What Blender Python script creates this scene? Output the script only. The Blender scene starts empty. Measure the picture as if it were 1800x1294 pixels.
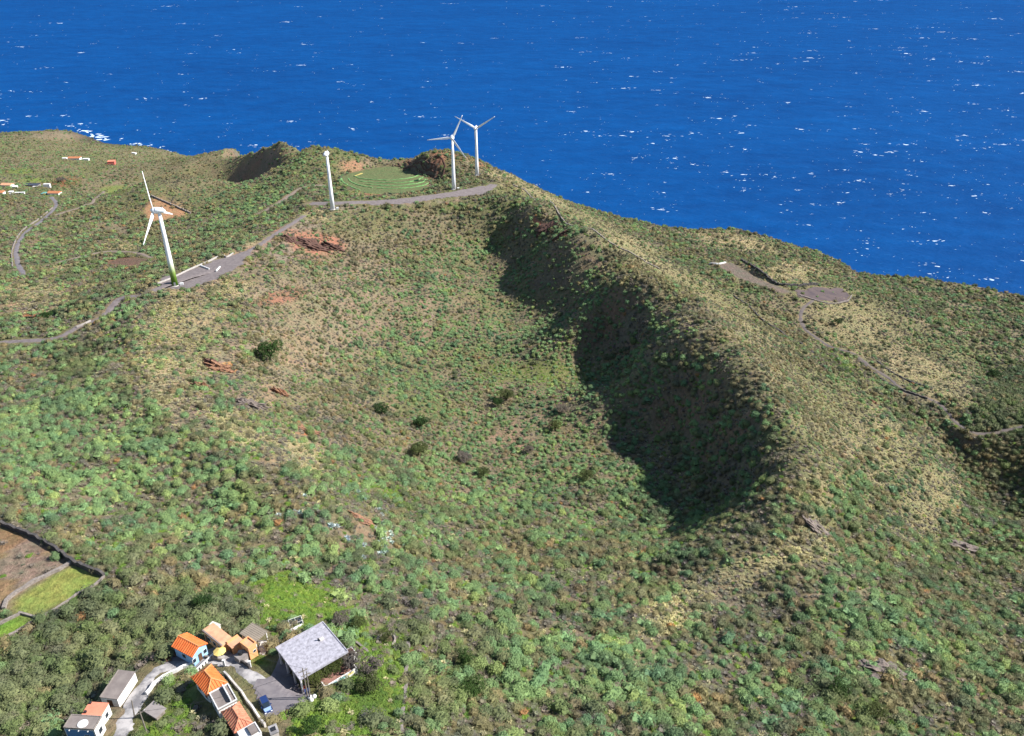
import bpy, bmesh, math, random
import numpy as np
from mathutils import Vector, Matrix

random.seed(7)
rng = np.random.default_rng(11)
sc = bpy.context.scene
COL = sc.collection

# ------------------------------------------------------------------ camera
CAM_Z = 350.0
PITCH = math.radians(29.25)
FPX = 1428.0                      # focal length in photo pixels (photo 1800 x 1294)
CP, SP = math.cos(PITCH), math.sin(PITCH)
cam_d = bpy.data.cameras.new('camera')
cam = bpy.data.objects.new('camera', cam_d)
COL.objects.link(cam)
cam.location = (0, 0, CAM_Z)
cam.rotation_euler = (math.pi / 2 - PITCH, 0, 0)
cam_d.sensor_width = 36.0
cam_d.lens = 36.0 * FPX / 1800.0
cam_d.clip_start = 1.0
cam_d.clip_end = 120000.0
sc.camera = cam

# ------------------------------------------------------------------ sky, sun, exposure
SUN_EL, SUN_AZ = math.radians(40), math.radians(88)      # azimuth measured clockwise from +Y
world = bpy.data.worlds.new('World')
sc.world = world
world.use_nodes = True
wn = world.node_tree
sky = wn.nodes.new('ShaderNodeTexSky')
sky.sky_type = 'NISHITA'
sky.sun_disc = False
sky.sun_elevation = SUN_EL
sky.sun_rotation = SUN_AZ
sky.altitude = 300
sky.air_density = 1.0
sky.dust_density = 0.15
wn.nodes['Background'].inputs['Strength'].default_value = 0.09
wn.links.new(sky.outputs[0], wn.nodes['Background'].inputs['Color'])
sun_d = bpy.data.lights.new('sun', 'SUN')
sun_d.energy = 4.9
sun_d.angle = math.radians(0.53)
sun_d.color = (1.0, 0.975, 0.94)
sun = bpy.data.objects.new('sun', sun_d)
COL.objects.link(sun)
sv = Vector((math.sin(SUN_AZ) * math.cos(SUN_EL), math.cos(SUN_AZ) * math.cos(SUN_EL), math.sin(SUN_EL)))
sun.rotation_euler = sv.to_track_quat('Z', 'Y').to_euler()
sun.location = (300, 0, 600)
sc.view_settings.view_transform = 'Standard'
sc.view_settings.look = 'None'
sc.view_settings.exposure = 1.06
sc.view_settings.gamma = 1.0
sc.view_settings.use_curve_mapping = False

# ------------------------------------------------------------------ photo pixel <-> place
def ray(px, py):
    u = (px - 900.0) / FPX; v = (647.0 - py) / FPX
    return np.array([u, CP + v * SP, -SP + v * CP])
def W(px, py, Z):
    """the point at height Z that the photo shows at this pixel"""
    r = ray(px, py); d = (Z - CAM_Z) / r[2]
    return np.array([r[0] * d, r[1] * d, Z])
def proj(X, Y, Z):
    dz = Z - CAM_Z
    dep = Y * CP - dz * SP
    up = Y * SP + dz * CP
    dep = np.maximum(dep, 1e-3)
    return 900 + FPX * X / dep, 647 - FPX * up / dep, dep

# ------------------------------------------------------------------ noise
_perm = np.random.default_rng(5).random((256, 256))
def vnoise(x, y):
    xi = np.floor(x).astype(int); yi = np.floor(y).astype(int)
    fx = x - xi; fy = y - yi
    fx = fx * fx * (3 - 2 * fx); fy = fy * fy * (3 - 2 * fy)
    g = lambda a, b: _perm[a & 255, b & 255]
    return (g(xi, yi) * (1 - fx) + g(xi + 1, yi) * fx) * (1 - fy) + (g(xi, yi + 1) * (1 - fx) + g(xi + 1, yi + 1) * fx) * fy
def fbm(x, y, o=4):
    s = 0; a = 1; t = 0
    for k in range(o):
        s = s + a * vnoise(x * 2 ** k + 17.3 * k, y * 2 ** k + 5.1 * k); t += a; a *= .5
    return s / t
def sstep(a, b, x):
    t = np.clip((x - a) / (b - a), 0, 1); return t * t * (3 - 2 * t)

# ------------------------------------------------------------------ the land's heights (metres above the sea)
CTRL = """
0 1294 216;150 1290 219;300 1294 223;430 1290 223;600 1294 225;750 1294 222;900 1294 217;1050 1294 213;1200 1294 208;1350 1294 203;1500 1294 198;1650 1294 193;1800 1294 188
0 1150 208;120 1180 211;220 1210 215;350 1120 214;430 1130 214;350 1220 219;480 1200 218;550 1140 215;620 1190 218;700 1130 210;800 1130 206;900 1130 201;1050 1130 195;1200 1130 191;1350 1130 187;1500 1130 183;1650 1120 174;1800 1130 166
0 960 205;100 1050 207;300 1000 204;400 1060 208;500 1000 200;600 1050 203;700 1000 193;800 1000 184;900 1000 176;1000 1005 172;1100 1005 170;1180 1000 171;1280 1030 175;1400 990 177;1550 1000 160;1650 1000 146;1800 1010 138
640 950 187;700 930 175;800 930 159;900 920 149;1000 935 149;1070 950 149;1120 955 143;1180 955 151;1240 962 174
1290 935 172;1345 918 175;1410 885 178;1395 805 176;1345 720 172;1285 640 170;1205 560 169;1100 490 164;1000 420 157;930 372 151;880 352 147
900 750 124;850 690 122;950 690 122;1000 750 125;1050 800 128;800 760 128;800 850 139;900 850 133;1000 870 133;1080 880 133;1130 840 132;1150 760 130;1100 680 128;1050 610 126;1000 560 124;1200 900 135
950 520 123;900 480 122;870 440 123;800 500 125;850 580 120;750 600 124;720 680 130;620 600 139;560 640 149;500 700 162;600 700 147;650 800 152;540 780 169;700 780 142;640 870 168;700 860 154;600 500 146;680 520 137;560 540 152;500 600 159;430 640 169;450 540 165;650 430 139;720 420 134;700 480 133;780 410 132;830 390 134
308 502 170;265 520 170;255 580 176;246 650 180;300 710 184;370 760 186;450 800 187;540 845 189;600 900 191;340 520 168;380 480 166;420 470 164;460 430 159;500 415 156;540 385 152;585 368 150;640 358 148.5;700 352 148;775 343 147;798 333 146;855 332 145;838 308 140;540 440 149;590 430 145;500 460 158;640 390 143;740 375 142;800 365 142
595 330 130;620 312 128;675 315 127;740 318 127;755 322 129;675 337 130;620 338 133;560 338 140;700 295 126;650 295 127;700 286 128;640 280 133;600 280 137;775 268 149;745 278 146;720 287 134;810 272 146;830 285 141;790 310 138;760 300 138;540 262 139;500 290 132;540 300 134;580 300 134;445 320 121;470 303 127;500 285 132
860 292 130;930 335 134;1000 375 125;900 350 139
1000 355 100;1100 388 88;1200 410 82;1250 416 80;1300 410 80;1350 424 79;1440 452 75;1525 490 73;1620 494 71;1700 508 68;1800 530 64;1100 430 124;1200 470 113;1300 470 111;1350 500 114;1440 515 111;1420 560 114;1500 525 105;1300 560 134;1200 520 138;1250 500 120;1400 620 137;1450 600 117;1530 640 117;1500 740 138;1560 665 118;1600 870 136;1640 700 117;1720 760 115;1800 748 118;1600 550 98;1700 600 92;1800 600 82;1560 600 107;1740 660 96;1790 660 92;1600 760 124;1660 830 122;1700 900 119;1790 930 124;1680 960 124;1560 940 150;1500 880 158;1450 780 158;1400 700 157;1340 620 156;1470 950 165
0 237 14;110 234 16;60 240 22;160 248 4;240 258 9;340 278 20;400 284 30;125 280 55;195 288 60;250 300 66;320 300 70;10 330 94;95 343 97;180 345 100;60 300 72;60 400 114;30 470 126;150 440 124;230 460 131;290 370 114;400 330 104;350 330 98;450 360 124;500 340 131;530 332 136;400 400 130;330 420 132;100 595 160;0 602 157;0 530 141;200 530 159;100 540 146;150 640 166;60 660 163;0 700 171;100 750 184;0 850 196;250 850 190;400 900 191;200 950 200;200 770 183;300 620 176;390 420 136;470 385 141;300 470 158;250 480 147
"""
pts = []
for line in CTRL.strip().splitlines():
    for t in line.split(';'):
        a, b, z = map(float, t.split()); pts.append(W(a, b, z))
# places the photo does not show: behind the cliffs, out of frame
for q in [(-1300, 1500, 20), (-1300, 1000, 90), (-1300, 500, 160), (-700, 300, 190), (-700, 60, 240), (-300, 20, 240), (0, 20, 245), (300, 20, 230),
          (700, 100, 170), (700, 400, 90), (900, 600, 60), (-20, 880, 110), (60, 850, 80), (-200, 900, 90), (-120, 880, 105), (-420, 400, 155), (-450, 200, 200),
          (330, 150, 165), (420, 300, 120), (-225, 880, 122), (-262, 925, 113), (-300, 965, 99), (-340, 1000, 80), (-272, 872, 66), (-298, 902, 46), (-334, 945, 32), (-258, 838, 82), (-300, 850, 58), (258, 290, 123), (262, 318, 121), (264, 345, 118), (234, 318, 103), (233, 345, 105), (231, 292, 106), (65, 373, 149), (42, 436, 143), (18, 521, 136)]:
    pts.append(np.array(q, float))
# the foot of the shaded cliffs under the crater rim
for q in [(84, 255, 143), (81, 285, 137), (75, 325, 133), (44, 373, 132), (19, 436, 126), (0, 521, 121), (3, 568, 120), (-12, 602, 122)]:
    pts.append(np.array(q, float))
P = np.array(pts); C2 = P[:, :2] / 100.0
def _tps_k(r2): return 0.5 * r2 * np.log(r2 + 1e-12)
n_ = len(P)
K = _tps_k(((C2[:, None] - C2[None]) ** 2).sum(-1)) + np.eye(n_) * 0.004
A = np.zeros((n_ + 3, n_ + 3)); A[:n_, :n_] = K; A[:n_, n_] = 1; A[:n_, n_ + 1:] = C2; A[n_:, :n_] = A[:n_, n_:].T
wts = np.linalg.solve(A, np.concatenate([P[:, 2], [0, 0, 0]]))
def base_h(x, y):
    sh = x.shape; x = x.ravel() / 100; y = y.ravel() / 100; out = np.empty_like(x)
    for s in range(0, len(x), 20000):
        xs, ys = x[s:s + 20000], y[s:s + 20000]
        r2 = (xs[:, None] - C2[None, :, 0]) ** 2 + (ys[:, None] - C2[None, :, 1]) ** 2
        out[s:s + 20000] = _tps_k(r2) @ wts[:n_] + wts[n_] + wts[n_ + 1] * xs + wts[n_ + 2] * ys
    return out.reshape(sh)

def spread(a, b, f):
    v = [a]
    while v[-1] < b: v.append(v[-1] + f(v[-1]))
    return np.array(v)
def fx_(x): return 1.3 if abs(x) < 290 else min(1.3 + (abs(x) - 290) * 0.02, 9)
_xr = spread(0, 1000, fx_); _xl = -spread(0, 1400, fx_)[1:][::-1]
GX = np.concatenate([_xl, _xr])
GY = spread(45, 1720, lambda y: 0.85 + 0.0034 * y if y < 1000 else 4.25 + (y - 1000) * .008)
XX, YY = np.meshgrid(GX, GY)
H = base_h(XX, YY)
# smaller relief: gullies and hummocks
H += (fbm(XX / 26, YY / 26, 4) - .5) * 5.0 + (fbm(XX / 7 + 40, YY / 7, 3) - .5) * 1.3
# the coast: outside this line the land falls away as a cliff into the sea
COAST = [(-1500, 1560), (-1100, 1480), (-904, 1462), (-850, 1490), (-800, 1492), (-755, 1450), (-690, 1412), (-634, 1388), (-560, 1325), (-494, 1268), (-431, 1236), (-380, 1120),
         (-368, 1030), (-325, 1000), (-285, 962), (-245, 928), (-209, 900), (-165, 862), (-130, 845), (-100, 846), (-68, 815), (-35, 838), (0, 838), (58, 822), (110, 795), (166, 768),
         (222, 776), (255, 745), (282, 715), (311, 672), (370, 655), (432, 640), (520, 640), (700, 600), (1100, 560), (1100, -200), (-1500, -200)]
def poly_sdf(x, y, poly):
    """distance to the outline, negative inside"""
    d = np.full(x.shape, 1e9); ins = np.zeros(x.shape, bool); n = len(poly)
    for i in range(n):
        ax, ay = poly[i]; bx, by = poly[(i + 1) % n]
        ex, ey = bx - ax, by - ay; L = ex * ex + ey * ey + 1e-9
        t = np.clip(((x - ax) * ex + (y - ay) * ey) / L, 0, 1)
        d = np.minimum(d, (x - ax - t * ex) ** 2 + (y - ay - t * ey) ** 2)
        c = (ay > y) != (by > y)
        with np.errstate(divide='ignore', invalid='ignore'):
            ins ^= c & (x < (bx - ax) * (y - ay) / (by - ay + 1e-12) + ax)
    d = np.sqrt(d)
    return np.where(ins, -d, d)
cd = poly_sdf(XX, YY, COAST) + (fbm(XX / 40, YY / 40, 3) - .5) * 14
tdrop = sstep(0, 34, cd)
H = np.where(cd > 0, H * (1 - tdrop) - 14 * tdrop, np.maximum(H, 1.5 + np.clip(-cd, 0, 30) * .25))

def H_at(x, y):
    x = np.asarray(x, float); y = np.asarray(y, float)
    i = np.clip(np.searchsorted(GX, x) - 1, 0, len(GX) - 2); j = np.clip(np.searchsorted(GY, y) - 1, 0, len(GY) - 2)
    fx = np.clip((x - GX[i]) / (GX[i + 1] - GX[i]), 0, 1); fy = np.clip((y - GY[j]) / (GY[j + 1] - GY[j]), 0, 1)
    return (H[j, i] * (1 - fx) + H[j, i + 1] * fx) * (1 - fy) + (H[j + 1, i] * (1 - fx) + H[j + 1, i + 1] * fx) * fy
_T = np.concatenate([np.arange(80, 500, .8), np.arange(500, 1700, 2)])
def at(px, py):
    """the point of the land that the photo shows at this pixel"""
    r = ray(px, py); X = r[0] * _T; Y = r[1] * _T; Z = CAM_Z + r[2] * _T
    g = Z - H_at(X, Y); k = np.argmax(g < 0)
    if g[k] >= 0: k = len(_T) - 1
    a, b = g[k - 1], g[k]; t = _T[k - 1] + (_T[k] - _T[k - 1]) * (a / (a - b + 1e-9))
    return np.array([r[0] * t, r[1] * t, CAM_Z + r[2] * t])

def smooth_line(P_, step=2.0):
    """Catmull-Rom through the points, resampled"""
    P_ = np.array(P_, float); Q = np.vstack([2 * P_[0] - P_[1], P_, 2 * P_[-1] - P_[-2]]); out = []
    for i in range(1, len(Q) - 2):
        n = max(2, int(np.linalg.norm(Q[i + 1] - Q[i]) / step))
        for t in np.linspace(0, 1, n, endpoint=False):
            a, b, c, d = Q[i - 1], Q[i], Q[i + 1], Q[i + 2]
            out.append(.5 * (2 * b + (c - a) * t + (2 * a - 5 * b + 4 * c - d) * t * t + (3 * b - 3 * c + d - a) * t ** 3))
    out.append(P_[-1]); return np.array(out)

def flatten_line(L, half, soft):
    """level the land across a road along its centre line"""
    global H
    lo = L[:, :2].min(0) - half - soft - 5; hi = L[:, :2].max(0) + half + soft + 5
    i0, i1 = np.searchsorted(GX, [lo[0], hi[0]]); j0, j1 = np.searchsorted(GY, [lo[1], hi[1]])
    x = XX[j0:j1, i0:i1]; y = YY[j0:j1, i0:i1]; best = np.full(x.shape, 1e9); zz = np.zeros(x.shape)
    for k in range(len(L) - 1):
        a, b = L[k], L[k + 1]; e = b[:2] - a[:2]; l2 = e @ e + 1e-9
        t = np.clip(((x - a[0]) * e[0] + (y - a[1]) * e[1]) / l2, 0, 1)
        d = (x - a[0] - t * e[0]) ** 2 + (y - a[1] - t * e[1]) ** 2
        m = d < best; best = np.where(m, d, best); zz = np.where(m, a[2] + (b[2] - a[2]) * t, zz)
    w = 1 - sstep(half, half + soft, np.sqrt(best))
    H[j0:j1, i0:i1] = H[j0:j1, i0:i1] * (1 - w) + zz * w
def flatten_poly(poly, soft, z=None):
    """level the land inside an outline; z a number, or the best plane through its corners"""
    global H
    poly = np.array(poly, float); lo = poly[:, :2].min(0) - soft - 5; hi = poly[:, :2].max(0) + soft + 5
    i0, i1 = np.searchsorted(GX, [lo[0], hi[0]]); j0, j1 = np.searchsorted(GY, [lo[1], hi[1]])
    x = XX[j0:j1, i0:i1]; y = YY[j0:j1, i0:i1]
    if z is None:
        M = np.c_[poly[:, :2], np.ones(len(poly))]; c = np.linalg.lstsq(M, poly[:, 2], rcond=None)[0]; zz = c[0] * x + c[1] * y + c[2]
    else: zz = z
    w = 1 - sstep(0, soft, poly_sdf(x, y, [tuple(p[:2]) for p in poly]))
    H[j0:j1, i0:i1] = H[j0:j1, i0:i1] * (1 - w) + zz * w

# ------------------------------------------------------------------ object helpers
def tag(o, label=None, cat=None, group=None, kind=None):
    if label: o['label'] = label
    if cat: o['category'] = cat
    if group: o['group'] = group
    if kind: o['kind'] = kind
    return o
def link(name, me, mat=None, parent=None, loc=None, rz=0):
    o = bpy.data.objects.new(name, me); COL.objects.link(o)
    if mat is not None and me is not None and not me.materials: me.materials.append(mat)
    if parent is not None: o.parent = parent
    if loc is not None: o.location = tuple(float(c) for c in loc)
    o.rotation_euler = (0, 0, rz)
    return o
def empty(name, loc, rz=0):
    o = bpy.data.objects.new(name, None); COL.objects.link(o); o.location = tuple(float(c) for c in loc); o.rotation_euler = (0, 0, rz)
    o.empty_display_size = .5
    return o
def mesh(name, v, f, smooth=False):
    me = bpy.data.meshes.new(name); me.from_pydata([tuple(map(float, p)) for p in v], [], [tuple(map(int, q)) for q in f]); me.update()
    if smooth: me.polygons.foreach_set('use_smooth', [True] * len(me.polygons))
    return me

class MB:
    """collects boxes, prisms, tubes and lathes of ONE piece"""
    def __init__(s): s.v = []; s.f = []
    def add(s, v, f):
        n = len(s.v); s.v += [tuple(p) for p in v]; s.f += [tuple(i + n for i in q) for q in f]; return s
    def box(s, x0, x1, y0, y1, z0, z1):
        v = [(x, y, z) for z in (z0, z1) for (x, y) in ((x0, y0), (x1, y0), (x1, y1), (x0, y1))]
        return s.add(v, [(3, 2, 1, 0), (4, 5, 6, 7), (0, 1, 5, 4), (1, 2, 6, 5), (2, 3, 7, 6), (3, 0, 4, 7)])
    def prism(s, outline, z0, z1):
        n = len(outline)
        zb = z0 if hasattr(z0, '__len__') else [z0] * n; zt = z1 if hasattr(z1, '__len__') else [z1] * n
        v = [(p[0], p[1], zb[i]) for i, p in enumerate(outline)] + [(p[0], p[1], zt[i]) for i, p in enumerate(outline)]
        return s.add(v, [tuple(range(n - 1, -1, -1)), tuple(range(n, 2 * n))] + [(i, (i + 1) % n, n + (i + 1) % n, n + i) for i in range(n)])
    def tube(s, pts, r, seg=8, cap=True):
        pts = [Vector(p) for p in pts]; rs = r if hasattr(r, '__len__') else [r] * len(pts); base = len(s.v)
        for i, p in enumerate(pts):
            d = (pts[min(i + 1, len(pts) - 1)] - pts[max(i - 1, 0)]).normalized()
            a = d.orthogonal().normalized() if abs(d.z) < .99 else Vector((1, 0, 0)); a = (a - d * a.dot(d)).normalized(); b = d.cross(a)
            for k in range(seg):
                t = 2 * math.pi * k / seg; s.v.append(tuple(p + (a * math.cos(t) + b * math.sin(t)) * rs[i]))
        for i in range(len(pts) - 1):
            for k in range(seg):
                k2 = (k + 1) % seg; s.f.append((base + i * seg + k, base + i * seg + k2, base + (i + 1) * seg + k2, base + (i + 1) * seg + k))
        if cap:
            s.f.append(tuple(base + k for k in range(seg - 1, -1, -1))); n = base + (len(pts) - 1) * seg; s.f.append(tuple(n + k for k in range(seg)))
        return s
    def me(s, name, smooth=False): return mesh(name, s.v, s.f, smooth)
    def build(s, name, mat, parent=None, loc=None, rz=0, smooth=False): return link(name, s.me(name, smooth), mat, parent, loc, rz)

# ------------------------------------------------------------------ materials
def srgb(r, g, b, k=1.0):
    f = lambda c: (c / 12.92 if c <= .04045 else ((c + .055) / 1.055) ** 2.4)
    return tuple(f(c / 255) * k for c in (r, g, b)) + (1.0,)
def mat(name, col, col2=None, scale=3.0, rough=.85, bump=0.0, bscale=None, detail=5, metal=0, spec=.3, lo=.35, hi=.65, coords='Object'):
    m = bpy.data.materials.new(name); m.use_nodes = True; nt = m.node_tree; b = nt.nodes['Principled BSDF']
    b.inputs['Roughness'].default_value = rough; b.inputs['Metallic'].default_value = metal; b.inputs['Specular IOR Level'].default_value = spec
    b.inputs['Base Color'].default_value = col
    tc = nt.nodes.new('ShaderNodeTexCoord')
    if col2 is not None:
        n = nt.nodes.new('ShaderNodeTexNoise'); n.inputs['Scale'].default_value = scale; n.inputs['Detail'].default_value = detail; n.inputs['Roughness'].default_value = .65
        r = nt.nodes.new('ShaderNodeValToRGB'); r.color_ramp.elements[0].position = lo; r.color_ramp.elements[1].position = hi
        r.color_ramp.elements[0].color = col; r.color_ramp.elements[1].color = col2
        nt.links.new(tc.outputs[coords], n.inputs['Vector']); nt.links.new(n.outputs['Fac'], r.inputs['Fac']); nt.links.new(r.outputs['Color'], b.inputs['Base Color'])
    if bump:
        n2 = nt.nodes.new('ShaderNodeTexNoise'); n2.inputs['Scale'].default_value = bscale or scale * 3; n2.inputs['Detail'].default_value = 6
        bp = nt.nodes.new('ShaderNodeBump'); bp.inputs['Strength'].default_value = bump; bp.inputs['Distance'].default_value = .2
        nt.links.new(tc.outputs[coords], n2.inputs['Vector']); nt.links.new(n2.outputs['Fac'], bp.inputs['Height']); nt.links.new(bp.outputs['Normal'], b.inputs['Normal'])
    return m

# ------------------------------------------------------------------ roads and level ground (cut into the land before its mesh is made)
ROADS = {   # name: (photo pixels along the centre, half width m)
 'rim_road': ([(-60, 603), (30, 601), (95, 594), (140, 576), (178, 554), (212, 531), (250, 514), (290, 500), (340, 484), (395, 467), (440, 441), (485, 411), (535, 380)], 2.6),
 'hill_track': ([(455, 377), (490, 357), (512, 341), (530, 331), (552, 326), (572, 327)], 2.6),
 'ridge_road': ([(546, 359), (590, 356), (640, 356), (700, 352), (775, 343), (850, 333), (868, 325)], 5.5),
 'valley_road': ([(42, 483), (31, 462), (29, 436), (44, 410), (72, 389), (94, 368), (99, 357), (90, 347)], 2.3),
 'valley_lane': ([(96, 378), (125, 370), (148, 362), (167, 350), (182, 338)], 2.0),
 'plot_track': ([(82, 468), (128, 454), (188, 443), (236, 444), (268, 453)], 1.8),
 'slope_track': ([(1432, 527), (1413, 540), (1407, 556), (1414, 576), (1434, 594), (1464, 610), (1500, 623), (1530, 643), (1560, 664), (1592, 688), (1640, 703), (1664, 722), (1684, 748), (1712, 764), (1750, 760), (1830, 742)], 1.6),
 'village_lane': ([(196, 1310), (208, 1282), (228, 1252), (248, 1222), (268, 1198), (295, 1178), (330, 1166), (372, 1160), (408, 1168), (440, 1186), (470, 1206)], 1.75),
}
LINES = {}
for nm, (px, hw) in ROADS.items():
    L = smooth_line([at(*p) for p in px], 2.0)
    k = np.ones(15) / 15; z = np.convolve(np.pad(L[:, 2], 7, mode='edge'), k, 'valid'); L[:, 2] = z
    flatten_line(L, hw + .8, 4.5); LINES[nm] = (L, hw)
PADS = {    # level places: photo pixels of the outline
 'turbine_pad': [(286, 506), (284, 494), (318, 480), (388, 449), (412, 446), (444, 437), (438, 452), (424, 470), (384, 492), (330, 506)],
 'ridge_yard': [(640, 353), (700, 350), (775, 340), (850, 328), (868, 332), (850, 340), (775, 351), (700, 361), (648, 361)],
 'vineyard_plot': [(1396, 512), (1440, 503), (1480, 508), (1495, 521), (1484, 530), (1440, 528), (1402, 523)],
 'upper_plot': [(1252, 464), (1286, 462), (1340, 490), (1396, 514), (1376, 519), (1300, 488)],
 'triangle_plot': [(252, 372), (274, 344), (334, 375), (292, 386), (262, 390)],
 'dark_plot': [(186, 462), (215, 452), (262, 455), (250, 464), (220, 470)],
 'village_yard': [(437, 1182), (468, 1196), (486, 1152), (500, 1160), (540, 1212), (552, 1226), (530, 1242), (498, 1244), (470, 1258), (452, 1240)],
 'brown_field': [(-40, 905), (4, 924), (60, 946), (100, 966), (128, 988), (70, 1022), (22, 1048), (4, 1072), (-40, 1085)],
 'green_field': [(132, 992), (182, 1014), (168, 1030), (110, 1062), (70, 1086), (30, 1078), (14, 1070), (26, 1050), (72, 1026)],
 'lower_green': [(-30, 1108), (34, 1082), (66, 1091), (16, 1120), (-30, 1140)],
 'crater_field': [(596, 320), (612, 306), (640, 296), (668, 291), (700, 290), (728, 300), (752, 316), (758, 325), (740, 333), (690, 338), (640, 337), (606, 332)],
}
PADW = {}
for nm, px in PADS.items():
    poly = [at(*p) for p in px]; flatten_poly(poly, 5.0 if nm != 'crater_field' else 9.0); PADW[nm] = np.array(poly)

# stepped cuts in the bank beside the round field
_tp = [at(*p) for p in [(688, 293), (718, 283), (750, 277), (770, 273), (775, 300), (764, 322), (746, 314), (718, 304)]]
_m = poly_sdf(XX, YY, [tuple(p[:2]) for p in _tp]) < 0
_fr = H / 3.4 - np.floor(H / 3.4); H = np.where(_m, (np.floor(H / 3.4) + sstep(.72, 1, _fr)) * 3.4, H)

# ------------------------------------------------------------------ the village: where each building stands
def rect_of(quad, Z):
    q = np.array([W(x, y, Z) for x, y in quad]); c = q.mean(0)
    ex = (q[1] - q[0]) + (q[2] - q[3]); ex /= np.linalg.norm(ex)
    ey = np.array([-ex[1], ex[0], 0])
    if ey @ ((q[3] - q[0]) + (q[2] - q[1])) < 0: ey = -ey; flip = True
    else: flip = False
    lx = (np.linalg.norm(q[1] - q[0]) + np.linalg.norm(q[2] - q[3])) / 2
    ly = (abs((q[3] - q[0]) @ ey) + abs((q[2] - q[1]) @ ey)) / 2
    return c, math.atan2(ex[1], ex[0]), lx, ly
BLD = {  # name: (roof corners in the photo (p0 -> p1 is the local x axis, p0 -> p3 the local y axis), eave height above ground)
 'flat':  ([(527, 1197), (610, 1145), (570, 1093), (484, 1137)], 4.3),
 'blue':  ([(334.5, 1156.5), (364.5, 1133.5), (330, 1109.5), (304.5, 1135.5)], 3.0),
 'long':  ([(396, 1131.5), (416.5, 1116), (367.5, 1099.5), (348, 1112.5)], 3.0),
 'annex': ([(407, 1139.5), (428.5, 1124.5), (417, 1116.5), (397, 1130)], 2.5),
 'cube':  ([(437, 1141), (452, 1129.5), (435, 1120.5), (421, 1131)], 3.2),
 'hut':   ([(383, 1103), (389, 1096), (372.5, 1093), (366, 1098.5)], 2.4),
 'shed':  ([(451.5, 1125.5), (473, 1109.5), (441, 1094.5), (417.5, 1117)], 2.8),
 'hip':   ([(362, 1224), (400, 1201.7), (371.5, 1166.3), (337.5, 1190)], 3.4),
 'grey':  ([(385, 1247.5), (419.7, 1229.4), (399, 1202.8), (365.4, 1220.5)], 3.1),
 'tile':  ([(413.3, 1288), (446.5, 1269), (417.8, 1234.8), (387, 1253)], 2.6),
 'end':   ([(430, 1306), (462, 1288), (447, 1270), (415, 1289)], 2.5),
 'box':   ([(478, 1291), (494, 1285), (482, 1272), (468, 1279)], 2.2),
 'barn':  ([(206.5, 1229.3), (239.7, 1180.7), (207, 1179.3), (175, 1228)], 2.6),
 'pink':  ([(177, 1260.5), (190.5, 1236), (158, 1232.8), (143, 1255.5)], 3.0),
 'white': ([(164, 1285), (178, 1261), (127, 1253.6), (112, 1277)], 3.6),
 'ruin':  ([(273, 1264), (290.5, 1246.7), (272.5, 1230), (251.5, 1248)], 1.2),
}
SITE = {}
for nm, (quad, h) in BLD.items():
    cx = sum(p[0] for p in quad) / 4; cy = sum(p[1] for p in quad) / 4
    zg = float(at(cx, cy)[2])
    for _ in range(4):
        c, yaw, lx, ly = rect_of(quad, zg + h); zg = float(H_at(c[0], c[1]))
    SITE[nm] = [c, yaw, lx, ly, zg, h]
for grp in (('long', 'annex', 'cube', 'hut', 'shed'), ('hip', 'grey', 'tile', 'end', 'box'), ('pink', 'white')):
    z = np.mean([SITE[n][4] for n in grp])
    for n in grp:
        SITE[n][4] = .5 * z + .5 * SITE[n][4]
        c, yaw, lx, ly = rect_of(BLD[n][0], SITE[n][4] + SITE[n][5]); SITE[n][0:4] = [c, yaw, lx, ly]
for nm, (c, yaw, lx, ly, zg, h) in SITE.items():
    ca, sa = math.cos(yaw), math.sin(yaw)
    poly = [(c[0] + ca * a - sa * b, c[1] + sa * a + ca * b) for a, b in ((-lx / 2, -ly / 2), (lx / 2, -ly / 2), (lx / 2, ly / 2), (-lx / 2, ly / 2))]
    flatten_poly([(p[0], p[1], zg) for p in poly], 3.0, zg)
    SITE[nm].append(poly)

# wind turbines: base and hub in the photo
TURB = [((308, 502), (279, 371)), ((585, 368), (573.5, 272)), ((798, 333), (794.5, 243)), ((838.5, 308), (836.5, 226))]
TBASE = [at(*b) for b, h in TURB]
for q in TBASE:
    flatten_poly([(q[0] + 3 * math.cos(a), q[1] + 3 * math.sin(a), q[2]) for a in np.linspace(0, 6.28, 9)[:-1]], 4.0, q[2])

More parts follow.
